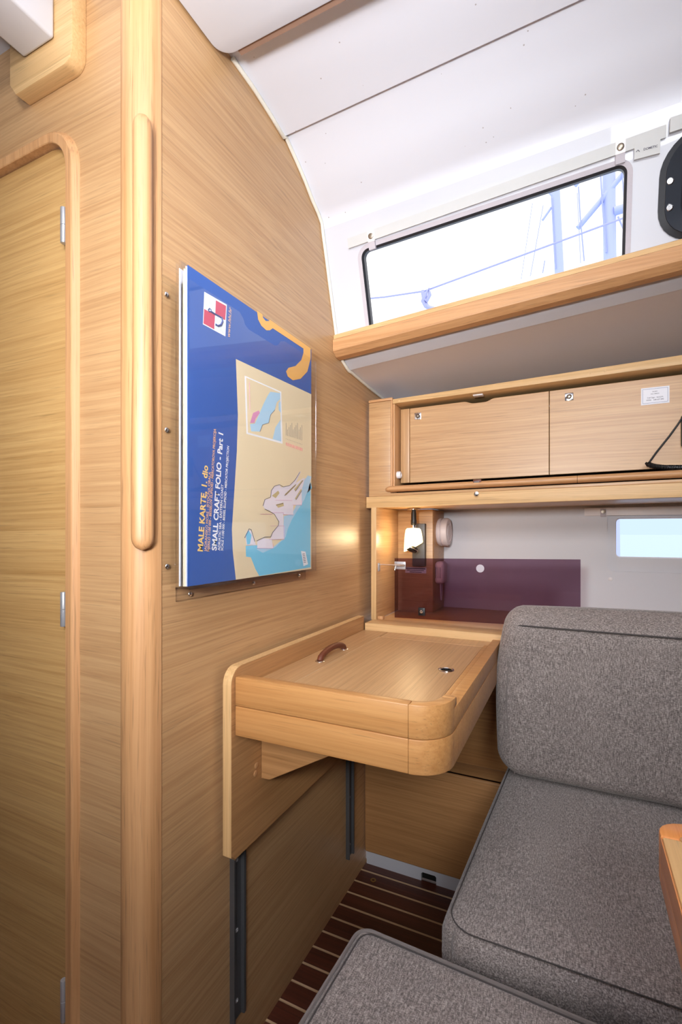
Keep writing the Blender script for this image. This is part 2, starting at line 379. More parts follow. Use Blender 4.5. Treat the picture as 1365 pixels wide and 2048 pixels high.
# ---- headliner and coachroof side, lofted along x (the roof line climbs slightly towards +x)
PROF = [(-1.61, 1.975, .02), (.60, 1.972, .035), (.764, 1.964, .043), (.836, 1.962, .045), (.90, 1.954, .045), (.947, 1.945, .045)]
PROF2 = [(.940, 1.956, .045), (.956, 1.951, .045), (1.007, 1.928, .048), (1.045, 1.908, .05), (1.081, 1.884, .05), (1.110, 1.870, .05), (1.131, 1.855, .05), (1.136, 1.838, .05)]
WB = (1.222, 1.578, .075)
def loft(name, mat, prof, x0, x1, nx, thick):
    V = []; Fs = []; m_ = len(prof)
    for i in range(nx + 1):
        x = x0 + (x1 - x0) * i / nx
        for (y, z, s) in prof: V.append((x, y, z + s * (x - XB)))
    for i in range(nx):
        for j in range(m_ - 1):
            a = i * m_ + j; Fs.append((a, a + 1, a + m_ + 1, a + m_))
    me = raw(V, Fs); bm = bmesh.new(); bm.from_mesh(me)
    ext = bmesh.ops.extrude_face_region(bm, geom=bm.faces[:])
    for v in [g for g in ext['geom'] if isinstance(g, bmesh.types.BMVert)]: v.co += Vector(thick)
    return bm_mesh(bm)
ce = thing('ceiling', (.2, .2, 1.97), 'white painted cabin headliner with a stepped panel joint', 'ceiling', kind='structure')
link('headliner_panel', loft('c', None, PROF, XB, 1.3, 6, (0, 0, .02)), 'headliner', ce, 25)
link('coachroof_panel', loft('c', None, PROF2, XB, 1.3, 6, (0, .02, .02)), 'headliner', ce, 40)
link('passage_panel', box_me(-1.9, -.601, -1.61, .60, 2.0, 2.02, 0), 'gelcoat', ce)
# dropped ceiling panel with rounded corner
hp = [(1.2, -1.2), (1.2, .731), (-.565, .731)]
hp = [(-.596 + .032 + .032 * math.cos(math.radians(a)), .731 - .032 + .032 * math.sin(math.radians(a))) for a in range(180, 89, -10)]
hp = [(-.596, -1.2)] + hp + [(1.3, .731), (1.3, -1.2)]
o = prism('ceiling_panel', 'gelcoat', None, [(x, y, 1.931 + .012 * (x - XB)) for x, y in hp], (0, 0, .026), .004)
prism('panel_edge', 'lip_brown', o, [(-.562, .7312, 1.936), (1.3, .7312, 1.958), (1.3, .7312, 1.979), (-.562, .7312, 1.957)], (0, .012, 0))  # brown lip: teak-coloured side of the panel recess
tag(o, 'white dropped ceiling panel with a rounded corner over the chart bulkhead', 'ceiling panel', kind='structure')
# ---- window wall of the coachroof (tilted), with openings
WT = PROF2[-1]
def WALL(x, t, out=0.0):       # t = 0 at the top crease, 1 at the ledge
    y = WT[0] + (WB[0] - WT[0]) * t; z = (WT[1] + WT[2] * (x - XB)) + ((WB[1] + WB[2] * (x - XB)) - (WT[1] + WT[2] * (x - XB))) * t
    nrm = Vector((0, -.947, -.322)); p_ = Vector((x, y, z)) + nrm * out
    return p_
def wall_xt(u, v, out=0.0):    # pixel -> (x, t) on that wall
    lo = Vector((0, WT[0], 0)); d = ray(u, v)
    best = None
    t_ = 1.0
    for _ in range(30):
        p_ = EYEP + d * t_
        x = p_.x; zt = WT[1] + WT[2] * (x - XB); zb = WB[1] + WB[2] * (x - XB); tt = (p_.z - zt) / (zb - zt)
        yw = WT[0] + (WB[0] - WT[0]) * tt - out * .947
        t_ += (yw - p_.y) / (d.y + 1e-9) * .8
    return x, tt
TLx, TLt = wall_xt(722, 500); BLx, BLt = wall_xt(742, 655); TRx, TRt = wall_xt(1256, 326); BRx, BRt = wall_xt(1257, 500)
win1 = rrect(TLx, TRx, TLt, 1.02, (.001, .001, .022, .022), 5)
def rr_wt(x0, x1, t0, t1, r, grow=0, n=8):
    """rounded rectangle on the tilted wall, radius in metres (t spans .273 m)"""
    H_ = .273; pts = rrect(x0 - grow, x1 + grow, t0 * H_ - grow, t1 * H_ + grow, r + grow, n); return [(a, b / H_) for a, b in pts]
W1 = (TLx, TRx, (TLt + TRt) / 2, 1.06); W2 = (.153, .52, .185, .965)
hole1 = [(x, min(t, .985)) for x, t in rr_wt(*W1, .02)]
hole2 = rr_wt(*W2, .075)
o = link('wall_back', holed_me([(XB, 0), (1.3, 0), (1.3, 1), (XB, 1)], [hole1, rr_wt(W2[0], W2[1], W2[2], W2[3], .075, -.008)], lambda a, b: WALL(a, b), (0, .022, .008)), 'gelcoat')
tag(o, 'white moulded coachroof side holding the long window', 'wall', kind='structure')
# lip and underside below the ledge
UND = [(1.236, 1.552, .076), (1.256, 1.536, .077), (1.285, 1.524, .079), (1.301, 1.519, .08)]
UND2 = [(1.301, 1.519, .08), (1.312, 1.521, .079), (1.45, 1.513, .07), (1.84, 1.50, .04)]
o = thing('trim_1', (.3, 1.3, 1.52), 'white padded underside of the side deck above the wooden locker', 'liner', kind='structure')
link('lip', loft('c', None, UND, XB, 1.3, 6, (0, .012, .012)), 'gelcoat', o, 40)
link('side_deck_liner', loft('c', None, UND2, XB, 1.3, 6, (0, 0, .02)), 'vinyl_under', o, 40)
# cream bead where the bulkhead meets the liner
bead = [(XB + .004, y - .003, z - .004) for y, z, s in PROF[2:]] + [(XB + .004, y - .003, z - .004) for y, z, s in PROF2[1:]]
bead += [(XB + .004, WALL(XB, t).y - .004, WALL(XB, t).z) for t in (.2, .5, .8, .97)] + [(XB + .004, y - .004, z - .003) for y, z, s in UND] + [(XB + .004, y, z - .004) for y, z, s in UND2[1:]]
o = tube('trim_2', 'cream', None, bead, .0045, 8)
tag(o, 'cream sealing bead between oak bulkhead and white liner', 'bead', kind='structure')
# ---- hull liner behind the shelf niche, with its window
HX0 = .116
hole3 = rrect(HX0, .50, .964, 1.092, .014, 6)
YH = 1.79
rec = rrect(.092, .524, .921, 1.112, .022, 6)
hl = thing('wall_hull', (.3, YH, .7), 'light grey hull liner behind the niche and backrest', 'wall', kind='structure')
link('liner_panel', holed_me([(-.46, .70), (1.3, .70), (1.3, 1.53), (-.46, 1.53)], [rec], lambda a, b: (a, YH, b), (0, .012, 0)), 'liner_grey', hl)
link('recess_panel', holed_me(rrect(.090, .526, .919, 1.114, .022, 6), [hole3], lambda a, b: (a, YH + .010, b), (0, .03, 0)), 'liner_grey', hl)
q = PY(1222, 1158, YH)
lathe('screw_cover', 'white_plastic', hl, [(.0065, 0), (.0065, .001), (.003, .003), (.0005, .003)], (q.x, YH - .0005, q.z), (0, -1, 0), 18)
# ---- door
d = thing('door_1', (-1.18, YD, 0), 'honey oak veneered cabin door hung on steel hinges', 'door', kind='structure')
dp = [(x, YD + .004, z) for x, z in arch(-.0022)]
prism('door_leaf', 'door_veneer', d, dp, (0, .02, 0), .001)
for z0, z1, tw in ((1.633, 1.569, 0), (.940, .878, 0), (.241, .166, .012)):
    h = thing_h = bpy.data.objects.new('hinge', None); COL.objects.link(h); h.parent = d
    h.location = Vector((-.829, YD - .006, (z0 + z1) / 2)) - d.location; h.empty_display_size = .01
    zc = (z0 + z1) / 2
    x_ = -.8335
    lathe('barrel', 'steel', h, [(.0050, 0), (.0056, .001), (.0056, (z0 - z1) / 2 - .0006), (.0042, (z0 - z1) / 2), (.0056, (z0 - z1) / 2 + .0006), (.0056, z0 - z1 - .001), (.0050, z0 - z1)], (x_, YD - .0070, z1), (0, 0, 1), 14)
    box('leaf', 'steel', h, x_ - .004, x_ + .0045, YD - .003, YD + .0035, z1 + .002, z0 - .002, .0005, 1)
# door frame moulding
outer = [(x, z) for x, z in arch(.0255)]; inner = [(x, z) for x, z in arch(-.0005)]
V = []; Fs = []
ring = []
for (xo, zo), (xi, zi) in zip(outer, inner):
    dx, dz = xo - xi, zo - zi
    sec = [(0, YD + .012), (0, YD - .0095), (.05, YD - .0108), (.62, YD - .0112), (.72, YD - .0100), (.98, YD - .0005), (1, YD + .0005)]
    ring.append([(xi + dx * s, y_, zi + dz * s) for s, y_ in sec])
# keep only the right jamb, corner and head (the left jamb lies far outside the picture but is built too)
for r_ in ring: V += r_
m_ = len(ring[0]); N_ = len(ring)
for i in range(N_):
    j = (i + 1) % N_
    for k in range(m_ - 1): Fs.append((i * m_ + k, j * m_ + k, j * m_ + k + 1, i * m_ + k + 1))
o = link('trim_3', raw(V, Fs), 'solid_z', None, 12)
tag(o, 'rounded solid wood moulding framing the cabin door', 'door frame', kind='structure')

# ================================================================== CORNER POST WITH GRIP
post = thing('corner_post', (-.62, .575, 0), 'solid wood corner post with a carved vertical grab rail', 'post')
sec = [(-.656, .606), (-.6530, .556), (-.6505, .5490), (-.6450, .5462)]
for k in range(9):
    a = math.radians(-100 + 95 * k / 8); sec.append((-.635 + .0365 * math.cos(a), .5815 + .0365 * math.sin(a)))
sec += [(-.5985, .5835), (-.604, .590), (-.610, .606)]
prism('post_body', 'solid_z', post, [(x, y, 0) for x, y in sec], (0, 0, 1.972), 0, smooth=40)
# grip: an oval bar standing proud of the corner, both ends running into the post
dirn = Vector((.70, -.714, 0)).normalized(); side = Vector((.714, .70, 0)).normalized()
V = []; Fs = []; NS = 16; rows = 46; zt, zb = 1.692, 1.020
for i in range(rows + 1):
    f = i / rows; f = f - .12 * math.sin(2 * PI * f); z = zb + (zt - zb) * f
    e = min(1, max(.02, math.sqrt(max(0, 1 - (1 - min(1, min(f, 1 - f) * (zt - zb) / .020)) ** 2))))
    wd = (.0145 + .0025 * math.exp(-((f - .12) / .25) ** 2)) * e; dp_ = .0135 * (.35 + .65 * e)
    ctr = Vector((-.6095, .5560, z)) + dirn * .0065
    for k in range(NS):
        a = 2 * PI * k / NS; c_, s_ = math.cos(a), math.sin(a)
        V.append(ctr + side * (math.copysign(abs(c_) ** .8, c_) * wd) + dirn * (math.copysign(abs(s_) ** .8, s_) * dp_))
for i in range(rows):
    for k in range(NS):
        k2 = (k + 1) % NS; Fs.append((i * NS + k, (i + 1) * NS + k, (i + 1) * NS + k2, i * NS + k2))
Fs += [tuple(range(NS)), tuple(range(rows * NS, rows * NS + NS))]
link('grab_rail', raw(V, Fs), 'solid_z', post, 60)

# ---- beam and its wooden pad above the door
pad_out = [(-.965, 1.995), (-.950, 1.868), (-.944, 1.860), (-.932, 1.8565)]
pad = thing('beam_bracket', (-.86, YD, 1.86), 'oak bracket with a rounded corner under the white ceiling beam', 'bracket')
po = [(-.958, 2.0), (-.958, 1.885), (-.940, 1.862)] + [(-.806 + .024 * math.cos(math.radians(a)), 1.886 + .024 * math.sin(math.radians(a))) for a in range(-90, 1, 15)] + [(-.782, 2.0)]
prism('bracket_board', 'edge_x', pad, [(x, .560, z) for x, z in po], (0, .028, 0), .002)
o = box('ceiling_beam', 'gelcoat', None, -.912, -.826, -1.3, .5595, 1.915, 2.0, .006, 3)
tag(o, 'white box beam running under the passage ceiling', 'beam', kind='structure')

# ================================================================== WINDOWS
def ring_me(f3, outer, inner, d_in, d_out):
    """flat ring between two 2D loops with equal counts, raised: f3(a, b, out)"""
    V = []; Fs = []; N = len(outer)
    for (a, b), (c_, d_) in zip(outer, inner):
        V += [f3(a, b, 0), f3(a, b, d_out), f3(c_, d_, d_in), f3(c_, d_, -.02)]
    for i in range(N):
        j = (i + 1) % N
        for k in range(3): Fs.append((i * 4 + k, j * 4 + k, j * 4 + k + 1, i * 4 + k + 1))
    return raw(V, Fs)
wdw = thing('window_1', tuple(WALL(-.2, .5)), 'long tinted-edge coachroof window above the wooden ledge', 'window', kind='structure')
cl = lambda L: [(x, min(t, .985)) for x, t in L]
link('gasket', ring_me(WALL, cl(rr_wt(*W1, .02, 0)), cl(rr_wt(*W1, .02, -.005)), -.004, .001), 'black_rubber', wdw, 40)
link('surround', ring_me(WALL, cl(rr_wt(*W1, .02, .010)), cl(rr_wt(*W1, .02, 0)), .001, .002), 'strap_grey', wdw, 40)
g = cl(rr_wt(*W1, .02, -.004)); V = [WALL(x, t, -.012) for x, t in g]
link('pane', raw(V + [v + Vector((0, .005, .002)) for v in V], [tuple(range(len(V))), tuple(range(len(V), 2 * len(V)))[::-1]]), 'window_glass', wdw)
wdw = thing('window_2', tuple(WALL(.34, .45)), 'rounded opening port with a thick black bolted frame', 'window', kind='structure')
link('frame', ring_me(WALL, rr_wt(*W2, .075, 0), rr_wt(*W2, .075, -.012), .008, .004), 'black_rubber', wdw, 40)
link('inner_frame', ring_me(WALL, rr_wt(*W2, .075, -.011), rr_wt(*W2, .075, -.040), .002, .013), 'port_grey', wdw, 40)
link('sash', ring_me(WALL, rr_wt(*W2, .075, -.039), rr_wt(*W2, .075, -.052), -.006, .003), 'black_rubber', wdw, 40)
g = rr_wt(*W2, .075, -.048); V = [WALL(x, t, -.012) for x, t in g]
link('pane', raw(V + [v + Vector((0, .005, .002)) for v in V], [tuple(range(len(V))), tuple(range(len(V), 2 * len(V)))[::-1]]), 'window_glass', wdw)
for u, v in ((1341, 358), (1340, 411)):
    x, t = wall_xt(u, v, .012); c0 = WALL(x, t, .0095)
    b = lathe('bolt', 'chrome', wdw, [(.0068, 0), (.0068, .0015), (.005, .003), (.002, .003), (.002, .0015), (.0003, .0015)], c0, (0, -.947, -.322), 18)
wdw = thing('window_3', (.31, YH, .96), 'small hull window with rounded corners set in the grey liner', 'window', kind='structure')
V = [(a, YH + .035, b) for a, b in rrect(HX0 - .004, .504, .960, 1.096, .016, 6)]
link('pane', raw(V + [(a, b + .005, c_) for a, b, c_ in V], [tuple(range(len(V))), tuple(range(len(V), 2 * len(V)))[::-1]]), 'window_glass', wdw)
V1 = rrect(HX0, .50, .964, 1.092, .014, 6); V2 = rrect(HX0 + .003, .497, .967, 1.089, .012, 6)
link('gasket', ring_me(lambda a, b, o_: Vector((a, YH + .03 - o_, b)), V1, V2, 0, .002), 'white_plastic', wdw, 40)

# ---- blinds (cassette strips) with snap straps
def strip_wt(x0, t0a, x1, t0b, h, out):   # bar on the tilted wall between two (x, t) tops, h in t units
    V = []
    for x, t in ((x0, t0a), (x1, t0b)):
        V += [WALL(x, t, 0), WALL(x, t, out), WALL(x, t + h, out), WALL(x, t + h, 0)]
    return raw(V, [(0, 1, 2, 3), (4, 7, 6, 5), (0, 4, 5, 1), (1, 5, 6, 2), (2, 6, 7, 3), (3, 7, 4, 0)])
def strap(parent, u, v, hgt=.105):
    x, t = wall_xt(u, v, .009)
    c0 = WALL(x, t, .0095)
    link('strap', strip_wt(x - .009, t - .045, x + .009, t - .045, .09, .0095), 'white_plastic', parent)
    link('strap_tail', strip_wt(x - .0085, t + .045, x + .0085, t + .045, .065, .0085), 'strap_grey', parent)
    lathe('snap', 'snap_metal', parent, [(.0068, 0), (.0066, .0012), (.005, .002), (.0005, .0022)], c0, (0, -.947, -.322), 18)
xa, ta = wall_xt(697, 478); xb, tb = wall_xt(1333, 251); x_, tc_ = wall_xt(700, 500)
bl = thing('window_blind', tuple(WALL(-.2, .2)), 'cream rolled blind strip with snap straps above the long window', 'blind')
link('cassette', strip_wt(xa, ta, xb, tb, .085, .007), 'blind_cream', bl)
strap(bl, 742, 470); strap(bl, 1242, 291)
x0, t0 = wall_xt(1269, 291); x1, t1 = wall_xt(1321, 277); x2, t2 = wall_xt(1322, 300)
link('maker_tab', strip_wt(x0, t0, x1, t1, .105, .0085), 'blind_cream', bl)
pa = WALL(*wall_xt(1287, 304), .0087); pb = WALL(*wall_xt(1315, 297), .0087)
nW = Vector((0, -.947, -.322))
link('lettering', text_me('DOMETIC', pa, pb, (0, 0, 1), nW, off=.02, lift=.0003), 'print_ink', bl)
pa = WALL(*wall_xt(1272, 307), .0091); pb = WALL(*wall_xt(1276, 303), .0091); pc = WALL(*wall_xt(1279, 306), .0091)
tube('emblem', 'print_ink', bl, [pa, pb, pc, WALL(*wall_xt(1275.5, 307.5), .0091)][:3], .0006, 6)
xa, ta = wall_xt(1340, 240)
bl = thing('window_blind', tuple(WALL(xa, ta)), 'cream rolled blind strip above the black framed port', 'blind')
link('cassette', strip_wt(xa, ta, .60, ta + .02, .095, .012), 'blind_cream', bl)
pL = PY(1170, 1015, YH)
bl = thing('window_blind', (.2, YH, 1.1), 'white blind strip above the small hull window', 'blind')
box('cassette', 'white_plastic', bl, .026, .56, YH - .009, YH - .0005, 1.099, 1.125, .001)
box('strap', 'strap_grey', bl, .072, .088, YH - .010, YH - .007, 1.096, 1.121, .001)
lathe('snap', 'snap_metal', bl, [(.0068, 0), (.0066, .0012), (.0005, .002)], (.081, YH - .010, 1.112), (0, -1, 0), 18)

# ---- ledge under the window
def lz(x): return .075 * (x - XB)
led = thing('window_ledge', (.3, 1.2, 1.53), 'long solid oak ledge running below the coachroof window', 'ledge')
secm = [(1.226, 1.574), (1.2000, 1.5738), (1.1985, 1.5725), (1.1978, 1.5450), (1.1995, 1.5415), (1.2180, 1.5300), (1.240, 1.529), (1.240, 1.560)]
def sweep(sec, x0, x1): return raw([(x, y, z + lz(x)) for x in (x0, x1) for y, z in sec],
    [tuple(range(len(sec))), tuple(range(len(sec), 2 * len(sec)))[::-1]] + [(i, (i + 1) % len(sec), len(sec) + (i + 1) % len(sec), len(sec) + i) for i in range(len(sec))])
link('ledge_board', sweep(secm, XB + .001, 1.3), 'solid_x', led, 14)
link('top_strip', sweep([(1.230, 1.5885), (1.2060, 1.5885), (1.2035, 1.5865), (1.2030, 1.5755), (1.230, 1.5755)], XB + .001, 1.3), 'edge_x', led, 14)

# ================================================================== HULL LOCKER WITH SHELF
def tl(x): return .0128 * (x - XB)                        # the locker climbs slightly towards +x
TW = lambda c: Vector((c.x, c.y, c.z + tl(c.x)))
YC = 1.44
lk = thing('wall_locker', (.2, 1.6, 1.12), 'oak veneer wall locker with two flap doors and a round fiddle rail', 'cabinet')
def lb(name, mat, x0, x1, y0, y1, z0, z1, bev=.0015, parent=None): return box(name, mat, parent or lk, x0, x1, y0, y1, z0, z1, bev, 2, TW)
lb('stile', 'veneer_x', -.592, -.519, YC, YC + .02, 1.166, 1.4545)
lb('stile_cap', 'solid_x', -.593, -.5125, YC - .002, YC + .03, 1.455, 1.464, .003)
lb('stile_edge', 'solid_z', -.519, -.5125, YC - .001, YC + .05, 1.168, 1.4555, .002)
lb('side_panel', 'solid_z', -.5125, -.506, YC + .002, 1.78, 1.168, 1.443)
lb('infill_strip', 'veneer_z', -.500, -.4715, 1.482, 1.497, 1.200, 1.4335)
def tw2(c): return Vector((c.x, c.y, c.z + tl(c.x) + (.0165 * max(0, c.x + .5) if c.z > 1.45 else .004 * max(0, c.x + .5))))
box('top_board', 'edge_x', lk, -.5125, 1.2, YC, 1.70, 1.4435, 1.4575, .0012, 2, tw2)
lb('shelf_board', 'veneer_x', -.599, 1.2, YC + .03, 1.785, 1.124, 1.150)
lb('shelf_apron', 'edge_x', -.599, 1.2, YC - .004, YC + .018, 1.122, 1.1575, .001)
lb('apron_upper', 'veneer_x', -.592, 1.2, YC, YC + .018, 1.158, 1.1665, .001)
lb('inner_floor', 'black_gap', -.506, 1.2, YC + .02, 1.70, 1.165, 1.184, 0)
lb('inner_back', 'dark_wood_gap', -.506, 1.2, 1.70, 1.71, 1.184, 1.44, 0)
# fiddle rail: two lengths of half-round moulding with a butt joint
def rail(x0, x1, round_left):
    V = []; Fs = []; N = 14; xs = ([x0, x0 + .003, x0 + .009, x0 + .02] if round_left else [x0]) + [x1]; scs = ([.25, .6, .88, 1] if round_left else [1]) + [1]
    for x, s_ in zip(xs, scs):
        for k in range(N):
            a = 2 * PI * k / N; V.append((x, 1.440 + .015 * s_ * math.cos(a), 1.179 + .0098 * s_ * math.sin(a) + tl(x) - (1 - s_) * .002))
    for i in range(len(xs) - 1):
        for k in range(N): Fs.append((i * N + k, (i + 1) * N + k, (i + 1) * N + (k + 1) % N, i * N + (k + 1) % N))
    Fs += [tuple(range(N)), tuple(range((len(xs) - 1) * N, len(xs) * N))]
    return raw(V, Fs)
link('fiddle_rail', rail(-.535, .0035, True), 'solid_x', lk, 50)
link('fiddle_rail', rail(.0045, 1.2, False), 'solid_x', lk, 50)
# flap doors
YF = 1.480
def flap(x0, x1, notch=None):
    z0, z1 = 1.1995, 1.4325; top = [(x1 - .0008, z1), (x0 + .0008, z1)]
    if notch:
        c0, c1, dp_ = notch; top = [(x1 - .0008, z1)]
        for k in range(13):
            f = k / 12; xx = c1 + (c0 - c1) * f; s_ = min(1, f / .3, (1 - f) / .3); s_ = s_ * s_ * (3 - 2 * s_); top.append((xx, z1 - dp_ * s_))
        top.append((x0 + .0008, z1))
    pts = [(x0 + .0008, z0), (x1 - .0008, z0)] + top
    return prism('flap_door', 'veneer_x', lk, [(x, YF, z + tl(x)) for x, z in pts], (0, .016, 0), .0008, 1)
d1 = flap(-.470, -.066, (-.300, -.213, .008)); d2 = flap(-.066, .338); d3 = flap(.338, .742)
def push_latch(door, u, v):
    q = PY(u, v, YF - .003)
    box('latch_plate', 'chrome', door, q.x - .0105, q.x + .0105, YF - .0022, YF - .0002, q.z - .0105, q.z + .0105, .0006)
    lathe('latch_button', 'snap_metal', door, [(.0068, 0), (.0068, .001), (.0055, .002), (.0045, .001), (.0035, .003), (.0004, .0036)], (q.x, YF - .002, q.z), (0, -1, 0), 18)
push_latch(d1, 836, 832); push_latch(d2, 1139, 793)
q = PY(954, 963, 1.428)
box('striker', 'leather', lk, q.x - .010, q.x + .012, 1.4275, 1.440, q.z - .004, q.z + .006, .0008)
box('striker_plate', 'chrome', lk, q.x - .008, q.x + .007, 1.4265, 1.4276, q.z - .003, q.z + .0005, .0002, 1)
q = PY(954, 988, 1.432)
lathe('knob', 'chrome', lk, [(.004, 0), (.0034, .004), (.0065, .006), (.0065, .009), (.002, .0105)], (q.x, 1.4355, q.z), (0, -1, 0), 18)
q = PY(958, 787, 1.47); box('magnet_catch', 'white_plastic', lk, q.x - .014, q.x + .014, 1.455, 1.480, 1.4435 + tl(q.x) - .0035, 1.4435 + tl(q.x) - .0002, .0006)
for u, v in ((1181, 746), (1211, 742), (799, 802)):
    q = PY(u, v, YC); lathe('plug', 'edge_z', lk, [(.0035, 0), (.0035, .0008), (.001, .001)], (q.x, YC - .0001, q.z), (0, -1, 0), 14)
lathe('cable_gland', 'white_plastic', lk, [(.0115, 0), (.0115, .009), (.009, .012), (.006, .012), (.006, .008)], (-.506, 1.468, 1.226), (1, 0, 0), 20)
# small card stuck to the right flap
cq = [PY(1283, 777, YF - .001), PY(1340, 771, YF - .001), PY(1340, 805, YF - .001), PY(1283, 811, YF - .001)]
card = thing('name_card', tuple(cq[3]), 'small white printed card with blue border on the locker flap', 'card')
prism('card_sheet', 'paper_white', card, [tuple(p_) for p_ in cq], (0, .0007, 0))
def cpt(a, b, o_=.0003):
    p_ = cq[3].lerp(cq[2], a).lerp(cq[0].lerp(cq[1], a), b); return Vector((p_.x, p_.y - o_, p_.z))
bd = .06
for a, b, c_, d_ in ((.06, .09, .94, .09), (.06, .91, .94, .91), (.06, .09, .06, .91), (.94, .09, .94, .91)):
    tube('border_line', 'print_navy', card, [cpt(a, b), cpt(c_, d_)], .0003, 6)
for body, a0, a1, b in (('SALBO', .40, .58, .71), ('ANA OMBON', .34, .64, .585), ('Call Sign:', .22, .50, .36), ('9AA2275', .55, .78, .36), ('MMSI:', .19, .37, .22), ('238 637 840', .44, .80, .22)):
    link('lettering', text_me(body, cpt(a0, b), cpt(a1, b), (0, 0, 1), (0, -1, 0), off=.01 if body[0] in '92A' else 0), 'print_ink', card)

# ---- radio handset cord and the edge of the radio
cord = thing('marine_radio', (.30, 1.46, 1.21), 'dark green faced marine radio with a black coiled handset cord', 'radio')
ctrl = [(1296, 925, 1.452), (1300, 930, 1.450), (1312, 933, 1.448), (1330, 935, 1.447), (1365, 935, 1.447)]
pts = [PY(u, v, y) for u, v, y in ctrl] + [Vector((.30, 1.447, 1.213)), Vector((.40, 1.455, 1.215))]
path = []
for i in range(len(pts) - 1):
    for k in range(40): path.append(pts[i].lerp(pts[i + 1], k / 40))
L = [0]
for i in range(1, len(path)): L.append(L[-1] + (path[i] - path[i - 1]).length)
hel = []
turn = .0034; M = int(L[-1] / turn * 14)
j = 0
for i in range(M):
    s_ = L[-1] * i / M
    while j < len(L) - 2 and L[j + 1] < s_: j += 1
    p_ = path[j]; t_ = (path[min(j + 1, len(path) - 1)] - path[j]).normalized() if j + 1 < len(path) else Vector((1, 0, 0))
    n1 = t_.cross(Vector((0, 0, 1))).normalized(); n2 = t_.cross(n1); a = 2 * PI * s_ / turn
    hel.append(p_ + (n1 * math.cos(a) + n2 * math.sin(a)) * .0052)
tube('coil', 'black_plastic', cord, hel, .0018, 5)
tube('lead', 'black_plastic', cord, [PY(1300, 924, 1.455), PY(1315, 903, 1.462), PY(1340, 872, 1.466), PY(1356, 850, 1.468), PY(1368, 832, 1.470), Vector((.262, 1.474, 1.35)), Vector((.29, 1.476, 1.362))], .0024, 8)
rd = cord
z0 = PY(1360, 893, YF - .01).z; z1 = PY(1360, 855, YF - .01).z
box('radio_case', 'radio_green', rd, .2385, .37, YF - .012, YF - .0005, z0, z1 + .03, .003)
lathe('radio_knob', 'black_plastic', rd, [(.009, 0), (.008, .012), (.001, .013)], (.345, YF - .012, z1), (0, -1, 0), 18)

# ================================================================== NICHE BELOW THE LOCKER
nb = thing('niche_lining', (-.5, 1.6, .76), 'oak lined niche corner holding the reading lamp', 'niche panel')
box('side_panel', 'veneer_y', nb, -.578, -.562, 1.428, 1.655, .7725, 1.1235, .0005)
box('side_edge', 'edge_z', nb, -.5785, -.5615, 1.4262, 1.4285, .7725, 1.1235, .0004)
box('back_panel', 'veneer_x', nb, -.562, -.4385, 1.637, 1.655, .7725, 1.1235, .0005)
box('return_panel', 'under_veneer', nb, -.4545, -.4365, 1.642, 1.79, .7725, 1.1235, .004, 3)
box('corner_block', 'solid_z', nb, -.562, -.545, 1.44, 1.455, .7725, .782, .001)
sh = thing('niche_shelf', (.2, 1.6, .74), 'oak shelf with raised front fiddle behind the chart table', 'shelf')
box('shelf_bottom', 'veneer_x', sh, -.5615, 1.2, 1.41, 1.789, .752, .772, .001)
box('shelf_fiddle', 'edge_x', sh, -.565, 1.2, 1.343, 1.412, .720, .7775, .002)
# ---- tinted acrylic flap with its hardware
ta_ = thing('acrylic_flap', (-.25, 1.46, .78), 'plum tinted acrylic flap closing the lower half of the niche', 'panel')
tz = lambda x: .018 * (x + .512)
prism('sheet', 'tinted_acrylic', ta_, [(-.512, 1.458, .779), (.012, 1.458, .779 + tz(.012)), (.012, 1.458, .9645 + tz(.012)), (-.512, 1.458, .9645)], (0, .004, 0))
q0 = PY(789, 1123, 1.452); q1 = PY(811, 1139, 1.452); qb = PX(779, 1130, -.561)
bo = box('bolt_plate', 'steel', ta_, q0.x, q1.x, 1.4535, 1.4575, q1.z, q0.z, .0008)
tube('bolt_barrel', 'chrome', bo, [(q0.x + .001, 1.4505, (q0.z + q1.z) / 2 + .001), (q1.x - .001, 1.4505, (q0.z + q1.z) / 2 + .001)], .0034, 12)
tube('bolt_rod', 'chrome', bo, [(-.560, 1.4505, (q0.z + q1.z) / 2 + .001), (q0.x + .004, 1.4505, (q0.z + q1.z) / 2 + .001)], .0017, 10)
tube('bolt_lever', 'chrome', bo, [(q0.x + .006, 1.449, (q0.z + q1.z) / 2), (q0.x + .004, 1.446, q1.z - .004)], .0016, 8)
for a, b in ((.2, .8), (.8, .8), (.2, .2), (.8, .2)):
    lathe('screw', 'steel', bo, [(.0016, 0), (.0012, .0008), (.0002, .0009)], (q0.x + (q1.x - q0.x) * a, 1.4535, q1.z + (q0.z - q1.z) * b), (0, -1, 0), 10)
sp = PX(779, 1130, -.5615)
kp = thing('keeper_plate', (-.5615, 1.4505, sp.z - .012), 'small steel bolt keeper screwed to the niche side', 'bolt keeper')
box('plate', 'steel', kp, -.5618, -.5602, 1.442, 1.459, sp.z - .0135, sp.z + .0125, .0004)
for dz in (-.008, .008): lathe('screw', 'steel', kp, [(.0015, 0), (.001, .0006), (.0002, .0007)], (-.5602, 1.4505, sp.z + dz), (1, 0, 0), 10)
q = PY(961, 1137, 1.457); lathe('finger_disc', 'strap_grey', ta_, [(.0115, 0), (.0115, .0008), (.0005, .001)], (q.x, 1.458, q.z), (0, -1, 0), 26)
q = PY(844, 1223, 1.453)
lkb = box('lock_body', 'black_plastic', ta_, q.x - .0105, q.x + .0105, 1.4505, 1.4578, q.z - .0125, q.z + .0115, .0012)
lathe('lock_cylinder', 'chrome', lkb, [(.0048, 0), (.0048, .002), (.0035, .0022), (.0003, .0022)], (q.x, 1.4505, q.z), (0, -1, 0), 20)
tube('lock_slot', 'black_gap', lkb, [(q.x - .003, 1.4482, q.z - .0015), (q.x + .003, 1.4482, q.z + .0015)], .0007, 6)
